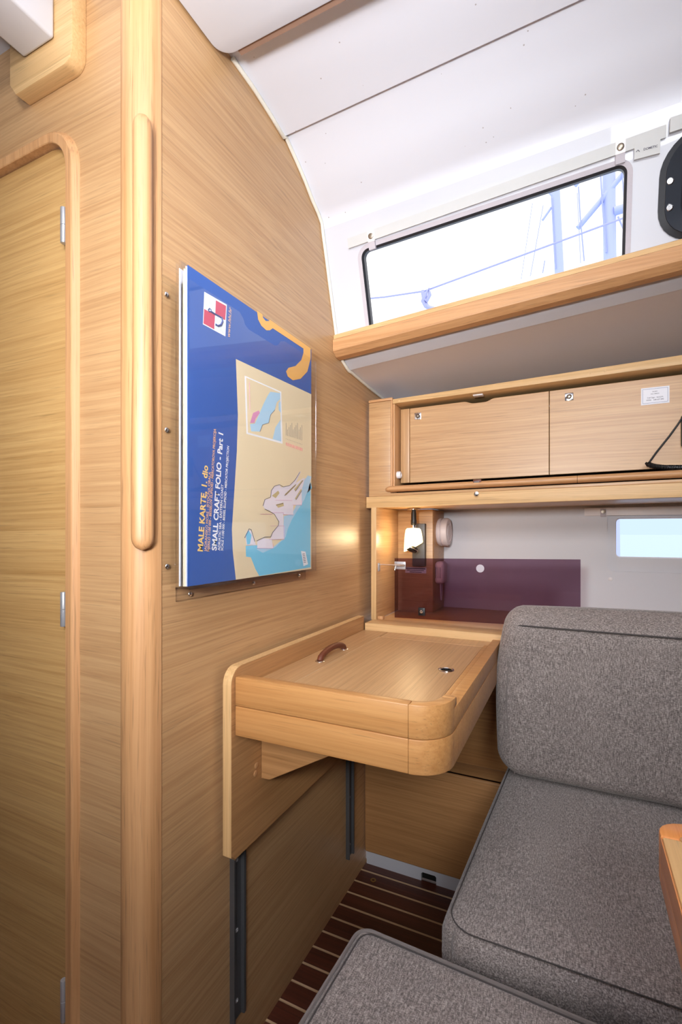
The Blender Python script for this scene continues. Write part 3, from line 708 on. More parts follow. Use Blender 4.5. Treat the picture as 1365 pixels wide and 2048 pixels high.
# sticker on the niche back
qa, qb_ = PY(811, 1134, 1.636), PY(853, 1147, 1.636)
st = thing('warning_sticker', (qa.x, 1.636, qb_.z), 'narrow pale printed sticker on the niche back behind the tinted flap', 'sticker')
box('sticker_sheet', 'paper_white', st, qa.x, qb_.x, 1.6359, 1.6369, qb_.z, qa.z, 0)
box('print_bar', 'print_ink', st, qa.x + .002, qb_.x - .002, 1.6355, 1.6359, qa.z - .006, qa.z - .002, 0)
for k in range(2): box('print_line', 'print_ink', st, qa.x + .006 + .01 * k, qb_.x - .008 - .008 * k, 1.6355, 1.6359, qa.z - .0115 - .006 * k, qa.z - .009 - .006 * k, 0)

# ---- reading lamp
LY = 1.555
c0 = PY(828, 1052, LY); xL = c0.x
lam = thing('reading_lamp', (xL, LY, 1.12), 'lit frosted glass reading lamp hanging in the niche', 'lamp')
lathe('mount_plate', 'chrome', lam, [(.020, 0), (.022, .002), (.022, .005), (.012, .007)], (xL, LY, 1.1245), (0, 0, -1), 28)
lathe('stem', 'black_plastic', lam, [(.0065, 0), (.0085, .012), (.0085, .030), (.0095, .034), (.0095, .046), (.007, .050)], (xL, LY, 1.1185), (0, 0, -1), 20)
lathe('collar', 'chrome', lam, [(.0072, 0), (.0072, .012)], (xL, LY, 1.071), (0, 0, -1), 20)
# bell shade with an oblique mouth
V = []; Fs = []; NS = 30; prof = [(.008, 0), (.020, .001), (.0245, .006), (.027, .018), (.029, .034), (.0305, .052), (.029, .052), (.027, .034), (.025, .018), (.022, .008), (.008, .004)]
for r_, h in prof:
    for k in range(NS):
        a = 2 * PI * k / NS; x_, y_ = r_ * math.cos(a), r_ * math.sin(a)
        cut = (h / .052) ** 2; V.append((xL - .002 + x_ * (1 if x_ < 0 else 1.05), LY + y_, 1.060 - h - cut * (-.55 * x_ + .006) - .004 * (h > .05)))
for i in range(len(prof) - 1):
    for k in range(NS): Fs.append((i * NS + k, (i + 1) * NS + k, (i + 1) * NS + (k + 1) % NS, i * NS + (k + 1) % NS))
link('glass_shade', raw(V, Fs), 'lamp_glass', lam, 50)
lathe('reflector', 'black_plastic', lam, [(.019, 0), (.021, .006), (.018, .013), (.0005, .017)], (xL - .004, LY - .002, .997), (-.25, -.35, -.9), 26)
tube('reflector_ring', 'chrome', lam, [Vector((xL - .0065, LY - .005, .9905)) + Vector((.021 * math.cos(2 * PI * k / 30), .021 * math.sin(2 * PI * k / 30), -.45 * .021 * math.cos(2 * PI * k / 30) * .6 - .35 * .021 * math.sin(2 * PI * k / 30))) for k in range(30)], .0011, 8, True)
box('wall_plate', 'track_metal', lam, xL - .024, xL + .020, LY + .060, LY + .081, .93, 1.075, .002)
ld = bpy.data.lights.new('reading_bulb', 'POINT'); ld.energy = .65; ld.color = (1, .74, .42); ld.shadow_soft_size = .02
lo = bpy.data.objects.new('reading_bulb', ld); COL.objects.link(lo); lo.parent = lam; lo.location = Vector((xL, LY - .035, 1.03)) - lam.location
# ---- round alarm on the niche return
al = thing('smoke_alarm', (-.425, 1.715, 1.0), 'round white alarm mounted high on the niche return', 'alarm')
qa = PX(888, 1064, -.42)
lathe('alarm_base', 'alarm_white', al, [(.046, 0), (.049, .004), (.049, .012), (.045, .0125), (.045, .015)], (-.4365, qa.y, qa.z), (1, 0, 0), 40)
lathe('alarm_cover', 'alarm_white', al, [(.046, 0), (.049, .002), (.049, .016), (.046, .021), (.034, .022), (.033, .020), (.028, .020), (.027, .0225), (.0005, .0228)], (-.4215, qa.y, qa.z), (1, 0, 0), 40)
# ---- handset clipped below it
hs = thing('handset', (-.42, 1.70, .86), 'pale handset with a looped lead behind the tinted flap', 'handset')
qa = PX(889, 1145, -.41)
link('handset_body', cushion_me(-.4365, -.405, qa.y - .030, qa.y + .030, qa.z - .037, qa.z + .038, .011, .001, 6), 'alarm_white', hs, 60)
lp = [Vector((-.42, qa.y - .012 + .024 * f, qa.z - .036 - .058 * math.sin(PI * f) ** .8)) for f in [i / 16 for i in range(17)]]
tube('lead', 'strap_grey', hs, lp, .003, 8)
for k in range(3): box('grille_slot', 'print_ink', hs, -.4375 + .006 + .007 * k, -.4375 + .0075 + .007 * k, qa.y - .0318, qa.y - .0300, qa.z - .018, qa.z + .02, 0)

# ================================================================== PANELS UNDER THE CHART TABLE
up = thing('wall_lower', (-.3, 1.42, 0), 'dark shaded oak locker front under the chart table', 'wall', kind='structure')
box('locker_front', 'under_veneer', up, XB + .001, 1.2, 1.42, 1.44, .044, .345, .006, 3)
box('locker_top', 'under_veneer', up, XB + .001, 1.2, 1.425, 1.56, .333, .345, .001)
box('upper_front', 'under_veneer', up, XB + .001, 1.2, 1.50, 1.52, .346, .752, .001)
o = thing('baseboard_back', (-.3, 1.43, 0), 'white kick strip with a black notch under the locker front', 'baseboard', kind='structure')
xn0, xn1 = PY(843, 1775, 1.432).x, PY(873, 1785, 1.432).x
prism('kick_strip', 'gelcoat', o, [(x, 1.432, z) for x, z in ((XB + .004, 0), (xn0, 0), (xn0, .022), (xn0 + .004, .026), (xn1 - .004, .026), (xn1, .022), (xn1, 0), (1.2, 0), (1.2, .044), (XB + .004, .044))], (0, .012, 0))
box('notch_back', 'black_gap', o, xn0 - .01, xn1 + .01, 1.446, 1.452, 0, .04, 0)
# sliding tracks screwed to the bulkhead
def track(y0, z0, z1, lab):
    t = thing('slide_track', (XB, y0, z0), lab, 'track')
    sec = [(XB, y0), (XB + .011, y0), (XB + .011, y0 + .004), (XB + .004, y0 + .005), (XB + .004, y0 + .030), (XB + .011, y0 + .031), (XB + .011, y0 + .037), (XB, y0 + .037)]
    prism('channel', 'track_metal', t, [(x, y, z0) for x, y in sec], (0, 0, z1 - z0))
    z = z0 + .035
    while z < z1 - .02:
        lathe('screw', 'steel', t, [(.0042, 0), (.0034, .0012), (.0018, .0014), (.0015, .0006), (.0002, .0006)], (XB + .004, y0 + .0165, z), (1, 0, 0), 14); z += .137
track(.757, .10, .74, 'grey metal slide track with screws below the table backboard front edge')
track(1.285, .10, .72, 'grey metal slide track in the dark corner beside the locker front')

# ================================================================== CHART TABLE
ct = thing('chart_table', (-.38, 1.05, .43), 'oak chart table with hinged lid, leather handle and rounded corner', 'table')
XT = -.568; YT = .731
# backboard, outer corner rounded
bbp = [(.722, .452), (.734, .441), (1.345, .441), (1.345, .7965)] + [(.752 + .030 * math.cos(math.radians(a)), .7665 + .030 * math.sin(math.radians(a))) for a in range(90, 181, 15)]
prism('backboard', 'under_y', ct, [(-.587, y, z) for y, z in bbp], (.0185, 0, 0), .001, 1)
edge = [(y, z) for y, z in bbp]
V = []
for y, z in [bbp[1], bbp[0]] + bbp[:3:-1][:0]: pass
rim_path = [(.734, .4405), (.7215, .4515)] + [(.752 + .0305 * math.cos(math.radians(a)), .7665 + .0305 * math.sin(math.radians(a))) for a in range(180, 89, -15)] + [(1.345, .797)]
V = []; Fs = []
for y, z in rim_path: V += [(-.5872, y, z), (-.5683, y, z)]
for i in range(len(rim_path) - 1): Fs.append((2 * i, 2 * i + 1, 2 * i + 3, 2 * i + 2))
me = raw(V, Fs); bm = bmesh.new(); bm.from_mesh(me); ext = bmesh.ops.extrude_face_region(bm, geom=bm.faces[:])
cen = Vector((0, 1.0, .62))
for v in [g_ for g_ in ext['geom'] if isinstance(g_, bmesh.types.BMVert)]:
    d_ = (v.co - Vector((v.co.x, 1.0, .62))).normalized(); v.co += d_ * .0006
link('backboard_edge', bm_mesh(bm), 'edge_z', ct)
ZT, ZM, ZB, ZL = .7805, .7275, .6725, .757
RC = .058; XR = -.176
def corner(r_, x_, y_): return [(x_ - r_ + r_ * math.cos(math.radians(a)), y_ + r_ - r_ * math.sin(math.radians(a))) for a in range(0, 91, 10)]
xs_ = -.234
for nm, z0, z1 in (('front_rail', ZM + .0006, ZT), ('front_rail', ZB, ZM - .0006)):
    box(nm, 'desk_front', ct, XT + .001, xs_ - .0006, YT, YT + .022, z0, z1, .0018)
    # corner block (quarter round)
    oc = corner(RC, XR, YT); ic = corner(RC - .022, XR - .022, YT + .022)
    prism('corner_block', 'desk_front', ct, [(x, y, z0) for x, y in oc[::-1] + [(xs_ + .0002, YT + .0002), (xs_ + .0002, YT + .022)][0:0] + []] + [(x, y, z0) for x, y in ic], (0, 0, z1 - z0), .0012)
# side rails: upper one notched down just behind the corner
yn = YT + RC
box('side_rail', 'desk_front', ct, XR - .022, XR, yn + .0008, 1.342, ZM + .0006, ZL + .006, .0012)
box('side_rail', 'desk_front', ct, XR - .022, XR, yn + .0008, 1.342, ZB, ZM - .0006, .0012)
box('notch_block', 'desk_front', ct, XR - .022, XR, yn + .0008, yn + .020, ZL + .0065, ZT - .001, .003)
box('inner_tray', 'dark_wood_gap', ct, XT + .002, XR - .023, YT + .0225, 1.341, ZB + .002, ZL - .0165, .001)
# top: fixed strip by the wall, hinged lid, back strip
XS, XLr, YLb = -.4905, -.2095, 1.272
box('fixed_top', 'veneer_y', ct, XT + .001, XS - .0012, YT + .0225, 1.341, ZL - .016, ZL, .0008, 1)
box('inlay_line', 'maple', ct, XS - .0011, XS + .0005, YT + .0245, YLb, ZL - .010, ZL + .0003, 0)
hq = PZ(893, 1340, ZL)
o = link('lid', holed_me([(XS + .0006, YT + .024), (XLr - .0026, YT + .024), (XLr - .0026, YLb - .0012), (XS + .0006, YLb - .0012)],
     [[(hq.x + .0125 * math.cos(2 * PI * k / 24), hq.y + .0125 * math.sin(2 * PI * k / 24)) for k in range(24)]], lambda a, b: (a, b, ZL), (0, 0, -.016)), 'veneer_y', ct)
lid = o
box('back_strip', 'veneer_y', ct, XS + .0009, XR - .0225, YLb + .0012, 1.341, ZL - .016, ZL, .0008, 1)
box('side_strip', 'desk_front', ct, XLr + .0014, XR - .0225, yn + .021, YLb, ZL - .016, ZL + .005, .001)
lathe('finger_ring', 'chrome', lid, [(.0118, -.006), (.0118, .0006), (.0135, .0018), (.0165, .0014), (.017, .0002)], (hq.x, hq.y, ZL), (0, 0, 1), 32, False)
lathe('finger_cup', 'black_gap', lid, [(.0005, -.012), (.0118, -.012), (.0118, -.002)], (hq.x, hq.y, ZL), (0, 0, 1), 24, False)
# leather covered handle
h0, h1 = PZ(640, 1323, ZL), PZ(687, 1298, ZL)
hd = bpy.data.objects.new('handle', None); COL.objects.link(hd); hd.parent = ct; hd.location = Vector((h0.x, (h0.y + h1.y) / 2, ZL)) - ct.location
hp_ = []
for i in range(25):
    f = i / 24; hp_.append(Vector((h0.x, h0.y + (h1.y - h0.y) * (f), ZL + .001 + .018 * (max(0, math.sin(PI * f))) ** .45)))
tube('leather_grip', 'leather', hd, hp_, [.0068 + .0006 * (i % 2) for i in range(25)], 12)
for h_ in (h0, h1): lathe('handle_ferrule', 'chrome', hd, [(.0105, 0), (.0105, .001), (.0085, .0025), (.0075, .0025)], (h0.x, h_.y, ZL), (0, 0, 1), 22)
# brace under the table and its plugs
yb = .815
prism('brace', 'under_veneer', ct, [(XT + .0005, yb, ZB - .0005), (XT + .0005, yb, .555), (XT + .02, yb, .556), (-.375, yb, .652), (-.36, yb, ZB - .0005)], (0, .018, 0), .001, 1)
for u, v in ((513, 1531), (511, 1547)):
    q = PX(u, v, XT); lathe('plug', 'solid_z', ct, [(.0062, 0), (.0062, .0008), (.0055, .0012), (.0004, .0012)], (XT + .0002, q.y, q.z), (1, 0, 0), 18)

# ================================================================== CHART HOLDER + CHART FOLIO
XF = -.558            # front sheet of the holder
ch = thing('chart_holder', (XB, .82, .93), 'clear acrylic wall pocket screwed to the oak bulkhead', 'wall pocket')
YA, YB_, ZA, ZTP = .602, 1.024, .9565, 1.452
fp = [(YA, ZA), (YB_, ZA), (YB_, ZTP), (.884, ZTP), (.868, 1.446), (.860, 1.436), (.848, 1.430), (.758, 1.430), (.747, 1.434), (.742, 1.443), (.730, ZTP), (YA, ZTP)]
prism('front_sheet', 'acrylic', ch, [(XF, y, z) for y, z in fp], (.002, 0, 0))
prism('bottom_sheet', 'acrylic', ch, [(XB + .0025, YA, ZA), (XF, YA, ZA), (XF, YB_, ZA), (XB + .0025, YB_, ZA)], (0, 0, .002))
prism('side_sheet', 'acrylic', ch, [(XB + .0025, YA, ZA), (XF, YA, ZA), (XF, YA, ZTP), (XB + .0025, YA, ZTP)], (0, .002, 0))
prism('side_sheet', 'acrylic', ch, [(XB + .0025, YB_ - .002, ZA), (XF, YB_ - .002, ZA), (XF, YB_ - .002, ZTP), (XB + .0025, YB_ - .002, ZTP)], (0, .002, 0))
prism('left_flange', 'acrylic', ch, [(XB + .0002, .586, .964), (XB + .0002, .614, .964), (XB + .0002, .614, 1.463), (XB + .0002, .586, 1.463)], (.0025, 0, 0))
prism('bottom_flange', 'acrylic', ch, [(XB + .0002, .615, .933), (XB + .0002, 1.045, .933), (XB + .0002, 1.045, .956), (XB + .0002, .615, .956)], (.0025, 0, 0))
prism('right_flange', 'acrylic', ch, [(XB + .0002, 1.024, .957), (XB + .0002, 1.052, .957), (XB + .0002, 1.052, 1.47), (XB + .0002, 1.024, 1.47)], (.0025, 0, 0))
for u, v in ((334, 589), (334, 860), (335, 1133), (381, 1188), (508, 1166), (599, 1151)):
    q = PX(u, v, XB + .003)
    lathe('screw', 'chrome', ch, [(.0044, 0), (.0042, .0006), (.0030, .0016), (.0012, .0018), (.001, .0008), (.0002, .0008)], (XB + .0027, q.y, q.z), (1, 0, 0), 16)
# bright polished rims of the sheets
for pth in ([(XF + .001, YA, ZA), (XF + .001, YB_, ZA)], [(XF + .001, YB_, ZA), (XF + .001, YB_, ZTP)], [(XB + .002, .615, .933), (XB + .002, 1.045, .933)], [(XB + .002, .615, .933), (XB + .002, .615, .956)], [(XB + .002, 1.045, .933), (XB + .002, 1.045, .956)]):
    tube('polished_rim', 'sleeve_film', ch, pth, .0013, 6)

cf = thing('chart_folio', (-.57, .81, .96), 'blue and beige sea chart folio with rotated title in the wall pocket', 'chart')
XC = -.5640           # face of the printed cover
def C(u, v): q_ = PX(u, v, XC); return (q_.y, q_.z)
YL, YR, ZB2, ZT2 = C(376, 600)[0], 1.0145, .9605, 1.479
# cover sheets and sleeves
for i, (dx, dy, dz, mt) in enumerate(((-.0012, 0, 0, 'print_blue'), (-.0034, -.0015, -.002, 'paper_white'), (-.0060, -.003, -.006, 'paper_cream'), (-.0098, -.001, -.012, 'paper_cream'), (-.0150, -.004, -.004, 'paper_white'))):
    box('cover_sheet' if i == 0 else 'inner_sheet', mt, cf, XC + dx, XC + dx + .0011, YL + dy, YR + dy, ZB2, ZT2 + dz, 0)
for dx, dy, dz in ((-.008, -.0065, .006), (-.0125, -.0065, .008), (-.019, -.007, .004)):
    box('sleeve', 'sleeve_film', cf, XC + dx, XC + dx + .0006, YL + dy, YR + .004, ZB2 - .001, ZT2 + dz, 0)
lay = [0]
def flat(name, mat, pts, lift=None):
    """printed area on the cover: polygon in (y, z)"""
    lay[0] += 1; lf = .00012 * (lift if lift is not None else 1)
    bm = bmesh.new(); vs_ = [bm.verts.new((XC + lf, y, z)) for y, z in pts]; ed = [bm.edges.new((vs_[i], vs_[(i + 1) % len(vs_)])) for i in range(len(vs_))]
    bmesh.ops.triangle_fill(bm, use_beauty=True, edges=ed)
    for f in bm.faces:
        f.normal_update()
        if f.normal.x < 0: f.normal_flip()
    me = bpy.data.meshes.new('m'); bm.to_mesh(me); bm.free()
    return link(name, me, mat, cf)
def poly(px, ox, oy, sc): return [C(ox + a / sc, oy + b / sc) for a, b in px]
beige = [C(472, 718), C(476, 830), C(474, 901), C(468.6, 987), C(464, 1058), C(465.7, 1101)]
beige += [(C(472, 1158)[0], ZB2)] + [(YR, ZB2)] + [(YR, C(622, 788)[1])]
flat('beige_field', 'print_beige', beige, 1)
sea = poly([(170, 1510), (350, 1500), (600, 1545), (780, 1400), (800, 1300), (860, 1180), (930, 1000), (1050, 860), (1100, 720), (1215, 600)], 470, 900, 7.877)
sea += [(YR - .004, C(600, 960)[1]), (YR - .004, ZB2 + .004)] + poly([(385, 1985), (325, 1880), (290, 1790), (250, 1690), (175, 1680)], 470, 900, 7.877)
flat('sea_area', 'print_sea', sea, 2)
pale = poly([(330, 1560), (440, 1620), (640, 1530), (800, 1370), (830, 1250), (900, 1090), (1000, 930), (1090, 790), (1150, 640), (1205, 420), (1150, 400), (1060, 520), (1040, 700), (900, 1010), (770, 1040), (760, 1400), (590, 1540)], 470, 900, 7.877)
flat('pale_sea', 'print_sea_pale', pale, 3)
for pts in ([(440, 880), (470, 780), (560, 760), (570, 640), (620, 570), (700, 545), (730, 590), (850, 560), (930, 500), (1010, 350), (1040, 340), (1000, 420), (960, 520), (1080, 440), (1100, 450), (1050, 640), (1050, 860), (920, 865), (920, 1020), (760, 1015), (770, 1400), (600, 1410), (560, 1395), (600, 1290), (690, 1180), (700, 1130), (620, 1010), (540, 950), (470, 930)],
            [(350, 1440), (440, 1390), (580, 1400), (600, 1545), (350, 1545)], [(200, 1260), (260, 1270), (310, 1440), (330, 1500), (180, 1500), (160, 1350)]):
    flat('shoal_water', 'print_shoal', poly(pts, 470, 900, 7.877), 4)
for pts in ([(580, 720), (680, 640), (700, 680), (640, 760)], [(640, 860), (760, 830), (770, 880), (680, 910)], [(780, 700), (950, 540), (960, 560), (800, 720)], [(930, 620), (1060, 470), (1070, 490), (950, 650)], [(940, 770), (1040, 610), (1050, 630), (960, 780)]):
    flat('island', 'print_island', poly(pts, 470, 900, 7.877), 5)
flat('gulf_water', 'print_sea', poly([(170, 1330), (215, 1270), (260, 1340), (235, 1480), (190, 1490)], 470, 900, 7.877), 5)
def line(px, ox, oy, sc, mat, w=.0004, lift=6, name='chart_line'):
    pts = [Vector((XC + .00012 * lift, *C(ox + a / sc, oy + b / sc))) for a, b in px]
    return tube(name, mat, cf, pts, w, 5)
for px in ([(440, 880), (470, 780), (560, 740), (570, 640), (620, 570), (700, 545), (760, 580), (860, 560), (940, 480), (1020, 350)], [(470, 930), (620, 1010), (690, 1130), (680, 1190), (590, 1300), (560, 1370), (470, 1370), (340, 1430)], [(780, 720), (960, 540)], [(950, 650), (1070, 480)], [(960, 785), (1050, 640)], [(310, 1440), (250, 1250), (220, 1240), (150, 1380)], [(650, 870), (760, 840)]):
    line(px, 470, 900, 7.877, 'print_ink', .0005, 6, 'coast_line')
for px in ([(570, 985), (760, 985), (760, 1015), (920, 1022)], [(905, 865), (1050, 868), (1050, 790)], [(540, 1410), (775, 1410), (775, 1195), (560, 1195)], [(345, 1548), (600, 1548), (600, 1480)], [(640, 790), (900, 795)], [(400, 1010), (590, 1012)]):
    line(px, 470, 900, 7.877, 'print_pink', .0003, 6, 'sheet_limit')
# inset map
fr = [(155, 90), (745, 350), (765, 1185), (185, 1025)]
flat('inset_border', 'print_white', poly(fr, 470, 740, 8.03), 2)
flat('inset_land', 'print_beige', poly([(180, 120), (725, 362), (742, 1150), (207, 1003)], 470, 740, 8.03), 3)
flat('inset_sea', 'print_sea_pale', poly([(565, 350), (725, 370), (725, 470), (670, 520), (640, 640), (570, 720), (540, 850), (440, 880), (400, 990), (260, 985), (240, 870), (320, 860), (400, 680), (460, 540), (520, 420)], 470, 740, 8.03), 4)
flat('inset_sea', 'print_sea_pale', poly([(730, 800), (742, 1150), (605, 1110), (650, 920)], 470, 740, 8.03), 4)
flat('inset_sea', 'print_sea_pale', poly([(700, 530), (728, 500), (735, 690), (700, 640)], 470, 740, 8.03), 4)
flat('inset_zone', 'print_pink', poly([(290, 690), (380, 650), (400, 690), (330, 780), (310, 850), (240, 850)], 470, 740, 8.03), 5)
line([(230, 190), (232, 300), (238, 640)], 470, 740, 8.03, 'print_pink', .0003)
line([(640, 640), (570, 720), (540, 850), (440, 880), (400, 990)], 470, 740, 8.03, 'print_ink', .0003)
# legend columns: fine print too small to read
for i in range(12):
    x = 822 + i * 23; y0 = 850 + 35 * ((i * 7) % 4); y1 = 1052 + i * 7
    line([(x, y0), (x, y1)], 470, 740, 8.03, 'print_ink', .0003, 3, 'legend_row')
    line([(x, 1100 + i * 8), (x, 1112 + i * 8)], 470, 740, 8.03, 'print_ink', .0003, 3, 'legend_row')
    line([(x + 4, 1165 + i * 8), (x + 4, 1215 + i * 8)], 470, 740, 8.03, 'print_red', .0006, 3, 'legend_row')
# large orange letter form at the top edge
flat('orange_letter', 'print_orange', poly([(715, 425), (752, 450), (756, 472), (776, 497), (800, 497), (802, 486), (1090, 688), (1090, 760), (1068, 850), (1020, 902), (965, 912), (930, 885), (918, 850), (935, 825), (985, 812), (1025, 770), (1040, 720), (1040, 690), (825, 548), (805, 562), (780, 562), (745, 530), (722, 485)], 310, 500, 3.5), 2)
# square emblem
def eb(px): return poly(px, 310, 500, 3.5)
flat('emblem_ground', 'print_white', eb([(345, 292), (503, 383), (493, 605), (335, 520)]), 2)
flat('emblem_quarter', 'print_red', eb([(426, 352), (498, 392), (492, 492), (422, 452)]), 3)
flat('emblem_quarter', 'print_red', eb([(344, 412), (420, 455), (415, 556), (339, 514)]), 3)
for k in range(7):
    a = k / 7
    line([(352 + 10 * k, 306 + 6 * k), (348 + 10 * k, 405 + 5.6 * k)], 310, 500, 3.5, 'print_sea_pale', .0004, 3, 'emblem_stripe')
    line([(424 + 10 * k, 460 + 5.6 * k), (420 + 10 * k, 556 + 5.6 * k)], 310, 500, 3.5, 'print_sea_pale', .0004, 3, 'emblem_stripe')
line([(372, 418), (380, 410), (392, 418), (390, 432), (378, 432), (372, 418)], 310, 500, 3.5, 'print_navy', .0010, 5, 'emblem_anchor')
line([(388, 430), (420, 450), (450, 466), (462, 474)], 310, 500, 3.5, 'print_navy', .0016, 5, 'emblem_anchor')
line([(466, 470), (472, 500), (460, 526), (440, 532), (422, 520)], 310, 500, 3.5, 'print_navy', .0018, 5, 'emblem_anchor')
# lettering, reading upwards
def title(body, u0, v0, u1, v1, mat, off=.0, hs=1.0, shear=0):
    p0 = Vector((XC + .0003, *C(u0, v0))); p1 = Vector((XC + .0003, *C(u1, v1)))
    return link('lettering', text_me(body, p0, p1, (0, -1, 0), (1, 0, 0), off=off, lift=.0002, hscale=hs, shear=shear), mat, cf)
bx = lambda a, b: (380 + a / 7.31, 850 + b / 7.31)
title('MALE KARTE, 1. dio', *bx(185, 1850), *bx(262, 600), 'print_yellow', .030, 1.05)
title('JADRANSKO MORE - ISTOČNA OBALA', *bx(240, 1850), *bx(305, 688), 'print_salmon', .015, 1.05)
title('MJERILO 1:100 000 - BESSELOV ELIPSOID - MERCATOROVA PROJEKCIJA', *bx(284, 1850), *bx(380, 60), 'print_salmon', .02, 1.25, .08)
title('SMALL CRAFT FOLIO - Part 1', *bx(385, 1838), *bx(483, 130), 'print_white', .030, 1.05)
title('ADRIATIC SEA - EASTERN COAST', *bx(438, 1838), *bx(488, 872), 'print_white', .02, 1.1)
title('SCALE 1:100 000 - BESSEL ELLIPSOID - MERCATOR PROJECTION', *bx(482, 1838), *bx(572, 312), 'print_white', .02, 1.25, .08)
title('www.hhi.hr', 310 + 524 / 3.5, 500 + 615 / 3.5, 310 + 536 / 3.5, 500 + 408 / 3.5, 'print_salmon', .01, 1.0, .15)
# bar-code label at the lower right
flat('bar_label', 'print_white', poly([(1040, 1590), (1110, 1600), (1150, 1800), (1080, 1830)], 470, 900, 7.877), 5)
for k in range(6): line([(1062 + 4 * k, 1640 + 26 * k), (1095 + 4 * k, 1636 + 26 * k)], 470, 900, 7.877, 'print_ink', .0006, 7, 'bar_mark')

# ================================================================== SEATING AND TABLE
sb = thing('settee_bench', (.35, 1.05, 0), 'wooden settee base under the grey seat cushion', 'bench')
box('base_box', 'under_veneer', sb, -.12, 1.1, .80, 1.41, 0, .335, .004)
sc_ = thing('seat_cushion', (.35, 1.0, .34), 'grey woven settee seat cushion lying beside the chart table', 'cushion')
def slant(me, f):
    for v in me.vertices: v.co = f(v.co)
    return me
me = cushion_me(-.192, 1.1, .728, 1.405, .336, .452, .032, .004, 18)
def seat_fit(c):
    # the left side narrows a little towards the backrest, the front left corner is rounded in plan
    x = c.x
    k = max(0, 1 - (c.x + .192) / .3); x += .026 * k * max(0, (c.y - .75) / .5)
    # plan rounding
    cx, cy, R = -.192 + .05, .728 + .05, .05
    if c.x < cx and c.y < cy:
        d_ = Vector((c.x - cx, c.y - cy)); s_ = d_.length
        m_ = max(abs(d_.x), abs(d_.y))
        if s_ > 1e-6: x = cx + d_.x * m_ / s_ + (x - c.x); return Vector((x, cy + d_.y * m_ / s_, c.z))
    return Vector((x, c.y, c.z))
link('cushion_body', slant(me, seat_fit), 'fabric_seat', sc_, 80)
def plan_loop(x0, x1, y0, y1, r, z, skew=0):
    return [Vector((a + (skew * max(0, 1 - (a - x0) / .3) * max(0, (b - y0) / .5)), b, z)) for a, b in rrect(x0, x1, y0, y1, r, 8)]
tube('seam', 'seam_dark', sc_, plan_loop(-.180, 1.09, .740, 1.39, .045, .4494, .026), .0010, 6, True)
tube('welt', 'piping_grey', sc_, plan_loop(-.1925, 1.10, .7275, 1.40, .05, .392, .026), .0016, 6, True)
bc = thing('backrest_cushion', (.35, 1.32, .45), 'grey woven backrest cushion standing behind the settee seat', 'cushion')
me = cushion_me(-.172, 1.1, 1.235, 1.338, .4565, .862, .036, .008, 18)
def back_fit(c):
    x, y, z = c
    f = (z - .45) / .42
    y += .045 * max(0, f - .86) / .14 * 0.6 if y < 1.29 else 0          # the top edge rolls back
    x += .022 * max(0, (f - .55) / .45) ** 1.5 * max(0, 1 - (x + .176) / .25)
    x += .030 * max(0, (.14 - f) / .14) ** 1.5 * max(0, 1 - (x + .176) / .25)
    return Vector((x, y, z))
link('cushion_body', slant(me, back_fit), 'fabric_back', bc, 80)
tube('seam', 'seam_dark', bc, [Vector((-.128, 1.243, .823)), Vector((-.10, 1.2385, .8245)), Vector((.05, 1.2345, .8245)), Vector((.3, 1.233, .824)), Vector((1.06, 1.235, .824))], .0021, 6)
tube('seam', 'piping_grey', bc, [Vector((-.132 - .022 * (1 - f) ** .5 * 0 - .018 * math.sin(PI * f), 1.2425 - .006 * math.sin(PI * f), .822 - .355 * f)) for f in [i / 14 for i in range(15)]], .0016, 6)
oc = thing('stool_cushion', (.0, .5, .33), 'loose grey woven cushion with stitched piping in front of the settee', 'cushion')
me = cushion_me(-.312, .30, .16, .690, .335, .452, .020, .006, 16)
rot = Matrix.Rotation(math.radians(-2.5), 4, 'Z')
def stool_fit(c): return rot @ Vector((c.x + .312, c.y - .69, c.z)) + Vector((-.298, .689, 0))
link('cushion_body', slant(me, stool_fit), 'fabric_seat', oc, 80)
lp = [stool_fit(p_) for p_ in plan_loop(-.3105, .299, .162, .6885, .022, .446)]
tube('piping', 'piping_grey', oc, lp, .0028, 6, True)
tube('seam', 'seam_dark', oc, [stool_fit(p_) for p_ in plan_loop(-.300, .289, .172, .678, .020, .4515)], .0012, 6, True)
so = thing('footstool', (.0, .45, 0), 'dark wooden box carrying the loose grey cushion', 'stool')
box('stool_box', 'under_veneer', so, -.22, .25, .22, .63, 0, .334, .004)
# saloon table: only its corner shows
tb = thing('saloon_table', (.45, .1, 0), 'varnished saloon table with a light top edge and orange rounded end', 'table')
ZTB = .705; x0t = .0865; y1t = .697
end = [(x0t + .03, y1t - .012)]
cap = [(x0t, y1t - .040)] + [(x0t + .034 + .034 * math.cos(math.radians(a)), y1t - .030 + .030 * math.sin(math.radians(a))) for a in range(180, 89, -15)] + [(.75, y1t), (.75, y1t - .040)]
prism('end_rail', 'table_orange', tb, [(x, y, ZTB) for x, y in cap], (0, 0, -.055), .003)
box('side_rail', 'table_orange', tb, x0t, x0t + .012, -.45, y1t - .0402, ZTB - .055, ZTB - .0310, .0015)
box('side_fillet', 'table_orange', tb, x0t, x0t + .0015, -.45, y1t - .0402, ZTB - .031, ZTB - .002, .0005)
box('edge_strip', 'table_light', tb, x0t + .0015, x0t + .07, -.45, y1t - .0402, ZTB - .03, ZTB, .003)
box('table_top', 'table_light', tb, x0t + .0702, .75, -.45, y1t - .0402, ZTB - .032, ZTB - .004, .001)
q = PZ(1365, 1681, ZTB); lathe('plug', 'under_veneer', tb, [(.008, 0), (.008, .0006), (.0005, .0008)], (q.x + .006, q.y, ZTB), (0, 0, 1), 18)
box('pedestal', 'under_veneer', tb, .36, .48, -.1, .2, 0, ZTB - .033, .004)

